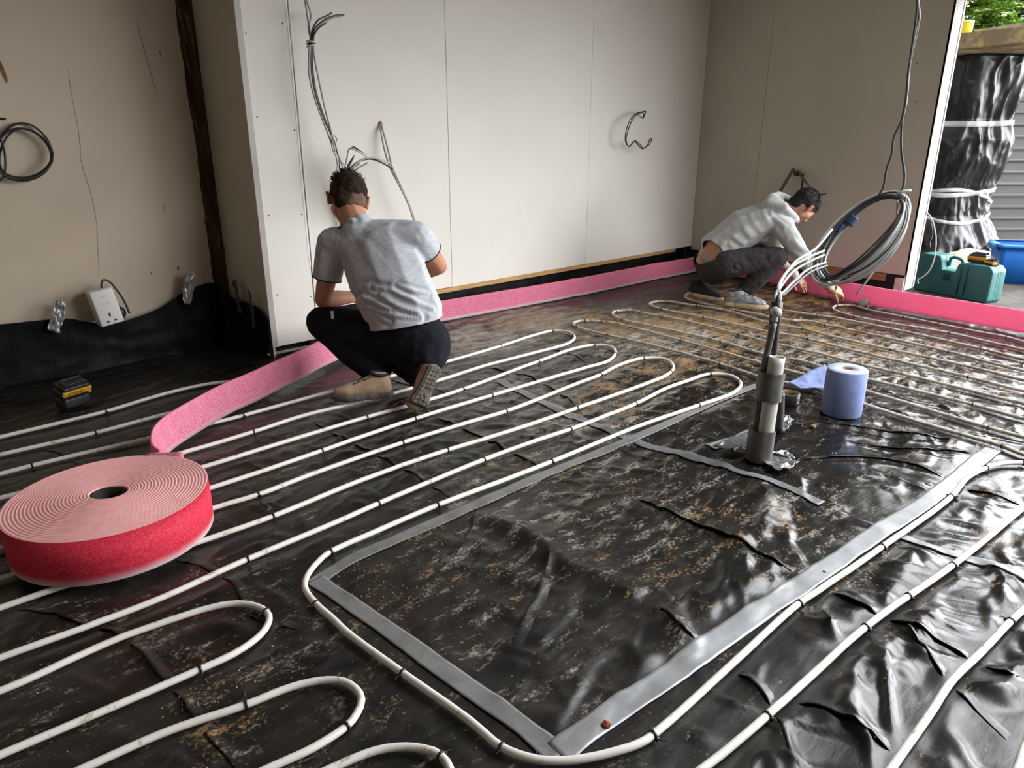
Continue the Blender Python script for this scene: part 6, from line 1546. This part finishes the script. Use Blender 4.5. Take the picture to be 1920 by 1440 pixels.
cuffc = eR2*.20+wR2*.80; cuffd = (wR2-eR2)/np.linalg.norm(wR2-eR2); cuffcL = eL2*.55+wL2*.45; cuffdL = (wL2-eL2)/np.linalg.norm(wL2-eL2)
S2 = torso2(.022)+[hull((low2+dn2*.03, np.array([.188, .138, .06]), AX2), (J(1332, 470, 5.42)+dn2*.03, np.array([.190, .150, .05]), AX2))]
S2 += chain((sR2, .078), (sR2*.5+eR2*.5, .068), (eR2, .060))+chain((eR2, .060), (cuffc, .047), (wR2, .044))+chain((sL2, .078), (eL2, .060), (cuffcL, .05), (wL2, .044))
# hood bunched round the neck
hr = [J(1440, 384, 5.28), J(1446, 371, 5.36), J(1460, 366, 5.44), J(1476, 372, 5.50), J(1490, 392, 5.48), J(1494, 412, 5.38), J(1488, 406, 5.28), J(1470, 388, 5.24)]
S2 += [hull((hr[i], .030), (hr[(i+1) % 8], .030)) for i in range(8)]+[hull((hr[0], .035), (hr[1], .034), (up2, .07), (hr[7], .035)), hull((hr[1], .03), (hr[2], .03), (nk2-Z3*.03, .05))]
hoodie = grow('hooded_top', S2, .0075, 6, m_hood, man2, disp=d_hood, cuts=[(J(1332, 468, 5.36), J(1300, 482, 5.42)-J(1346, 456, 5.42)+cx2*.10, .36), (cuffc, cuffd, .09), (cuffcL, cuffdL, .09)], shell=.004)
k = grow('cuff', chain((cuffc-cuffd*.012, .043), (cuffc+cuffd*.022, .036)), .005, 3, m_rib, man2); k.parent = hoodie
k = grow('cuff', chain((cuffcL-cuffdL*.012, .044), (cuffcL+cuffdL*.022, .038)), .005, 3, m_rib, man2); k.parent = hoodie
hem2 = [px2(1297, 452, 5.42), ]
# work trousers slipped low at the back
def d_w(co, nr): return .006*noise3(co, 12, 16)+.003*noise3(co, 34, 12)+folds([px2(1400, 485, 5.14, 1412, 500, 5.12, 1425, 512, 5.12), px2(1380, 500, 5.16, 1400, 515, 5.14, 1420, 520, 5.14), px2(1395, 530, 5.18, 1405, 540, 5.18, 1415, 538, 5.18), px2(1440, 470, 5.12, 1436, 490, 5.11, 1425, 505, 5.12)], .009, .012, co)
T2 = [hull((hR2, .118), (hL2, .118), (pel2, .145), (pel2-Z3*.05, .125)), hull((pel2+(low2-pel2)*.25, np.array([.150, .120, .03]), AX2), (hR2, .118), (hL2, .118))]
T2 += chain((hR2, .118), (hR2*.5+kR2*.5, .096), (kR2, .076))+chain((kR2, .076), (kR2*.5+aR2*.5, .078), (aR2+Z3*.01, .064))+chain((hL2, .118), (kL2, .076))+chain((kL2, .076), (aL2, .058))
tr2 = grow('trousers', T2, .008, 6, m_work, man2, disp=d_w, cuts=[(aR2+Z3*.006, aR2-kR2, .12), (J(1330, 478, 5.42), (low2-pel2)/np.linalg.norm(low2-pel2)-RT*.9+Z3*.1, .17)], shell=.003)
hl = fl(1361, 572, .034); toe = fl(1436, 579, .034)
shoe(man2, hl, toe-hl, Z3, .30, m_trainer, m_foamsole, m_collar, label='grey mesh trainer with a muddy pale sole')
hl = fl(1290, 555, .034)+Z3*.012; toe = fl(1340, 562, .034)
shoe(man2, hl, toe-hl, Z3, .29, m_collar, m_foamsole, m_collar, label='dark trainer half hidden behind the other leg')
h2cen = hq_(0, -.012, .030)
hair2 = grow('hair', [hull((hq_(0, -.014, .034), np.array([.0765, .097, .084])*1.07*1.085, HA2))], .005, 3, m_hair2, man2, disp=d_h, cuts=[(hq_(0, -.010, .000), HA2@np.array([0, .11, -.185]), .4)])
hair2b = grow('hair_crown', [hull((hq_(0, -.018, .047), np.array([.081, .090, .080])*1.08, HA2), (hq_(.0, .030, .066), np.array([.064, .062, .058])*1.07, HA2)), hull((hq_(0, -.060, -.035), np.array([.058, .044, .045])*1.05, HA2), (hq_(0, -.058, .010), np.array([.058, .046, .050])*1.06, HA2), (hq_(.0, -.040, .04), np.array([.070, .060, .06])*1.06, HA2))], .005, 3, m_hair2, man2, disp=d_h)
hair_strands('hair_locks', h2cen, HA2, np.array([.080, .100, .102])*1.03, lambda a: a[2] > .2, 600, .022, m_hair2, man2, 5, (0, .2, .3))
for k in (1, -1):
    e = obj('eye', *lathe([(0, -.0115), (.0081, -.0081), (.0115, 0), (.0081, .0081), (0, .0115)], hq_(k*.031, .0735, .008), 12), M('eye_dark', (.05, .03, .02, 1), rough=.3)); under(e, man2)
    e = obj('eyebrow', *tubegeo(crom([hq_(k*.012, .092, .027), hq_(k*.028, .086, .033), hq_(k*.046, .074, .028)], 5), .0042, 6), m_hair2); under(e, man2)
# silver tape roll held against the strip
ctr_ = fl(1619, 577); ctr_[2] = .034; axd = RT*.80-EF*.55+Z3*.12
Rr = axes(axd); Rr = np.stack([Rr[:, 1], Rr[:, 2], Rr[:, 0]], 1)
tape_roll('tape_roll', 'silver tape roll on its side at the fingertips of the hooded man', ctr_-axd*.03, Rr, .034, .022, .058, M('bright_silver_tape', (.42, .42, .42, 1), (.34, .34, .34, 1), 8, .4, .7, rough=.3, metal=.5), 1)
# underwear waistband showing over the slipped trousers, with its lettering
from mathutils.bvhtree import BVHTree
_dg = bpy.context.evaluated_depsgraph_get(); _dg.update()
_bt = BVHTree.FromObject(body2, _dg)
def on_body(u, w):
    d = Vector(ray(u, w)).normalized(); h_ = _bt.ray_cast(Vector(CAM)-Vector(man2.location), d)
    return (np.array(h_[0])+np.array(man2.location), np.array(h_[1])) if h_[0] else None
wb = [on_body(u, w) for u, w in ((1303, 470), (1309, 477), (1316, 483), (1324, 488), (1332, 492), (1340, 495), (1348, 497))]
wb = [q for q in wb if q]
if len(wb) > 3:
    P = resample(crom([q[0] for q in wb], 5), .006); Nn = [min(wb, key=lambda q: np.linalg.norm(q[0]-p))[1] for p in P]
    T = np.gradient(P, axis=0); v = []
    for p, n_, t_ in zip(P, Nn, T):
        s_ = np.cross(n_, t_); s_ /= np.linalg.norm(s_); v += [p+n_*.003-s_*.011, p+n_*.004, p+n_*.003+s_*.011]
    f = []
    for i in range(len(P)-1):
        for j in range(2): f.append((i*3+j, (i+1)*3+j, (i+1)*3+j+1, i*3+j+1))
    k = obj('waistband', v, f, M('waistband_grey', (.30, .30, .31, 1), rough=.9)); md = k.modifiers.new('thickness', 'SOLIDIFY'); md.thickness = .001; under(k, man2)
    for ch, s0 in zip('ACELO', (.12, .28, .44, .60, .76)):
        i = int(s0*(len(P)-1)); n_, t_ = Nn[i], T[i]/np.linalg.norm(T[i]); t_ = t_-n_*(t_@n_); t_ /= np.linalg.norm(t_); s_ = np.cross(n_, t_)
        c = P[i]+n_*.0052-np.array(man2.location)
        M4 = Matrix([[t_[r], s_[r], n_[r], c[r]] for r in range(3)]+[[0, 0, 0, 1]])
        letter(ch, .021, man2, M4, m_ink, .0006)
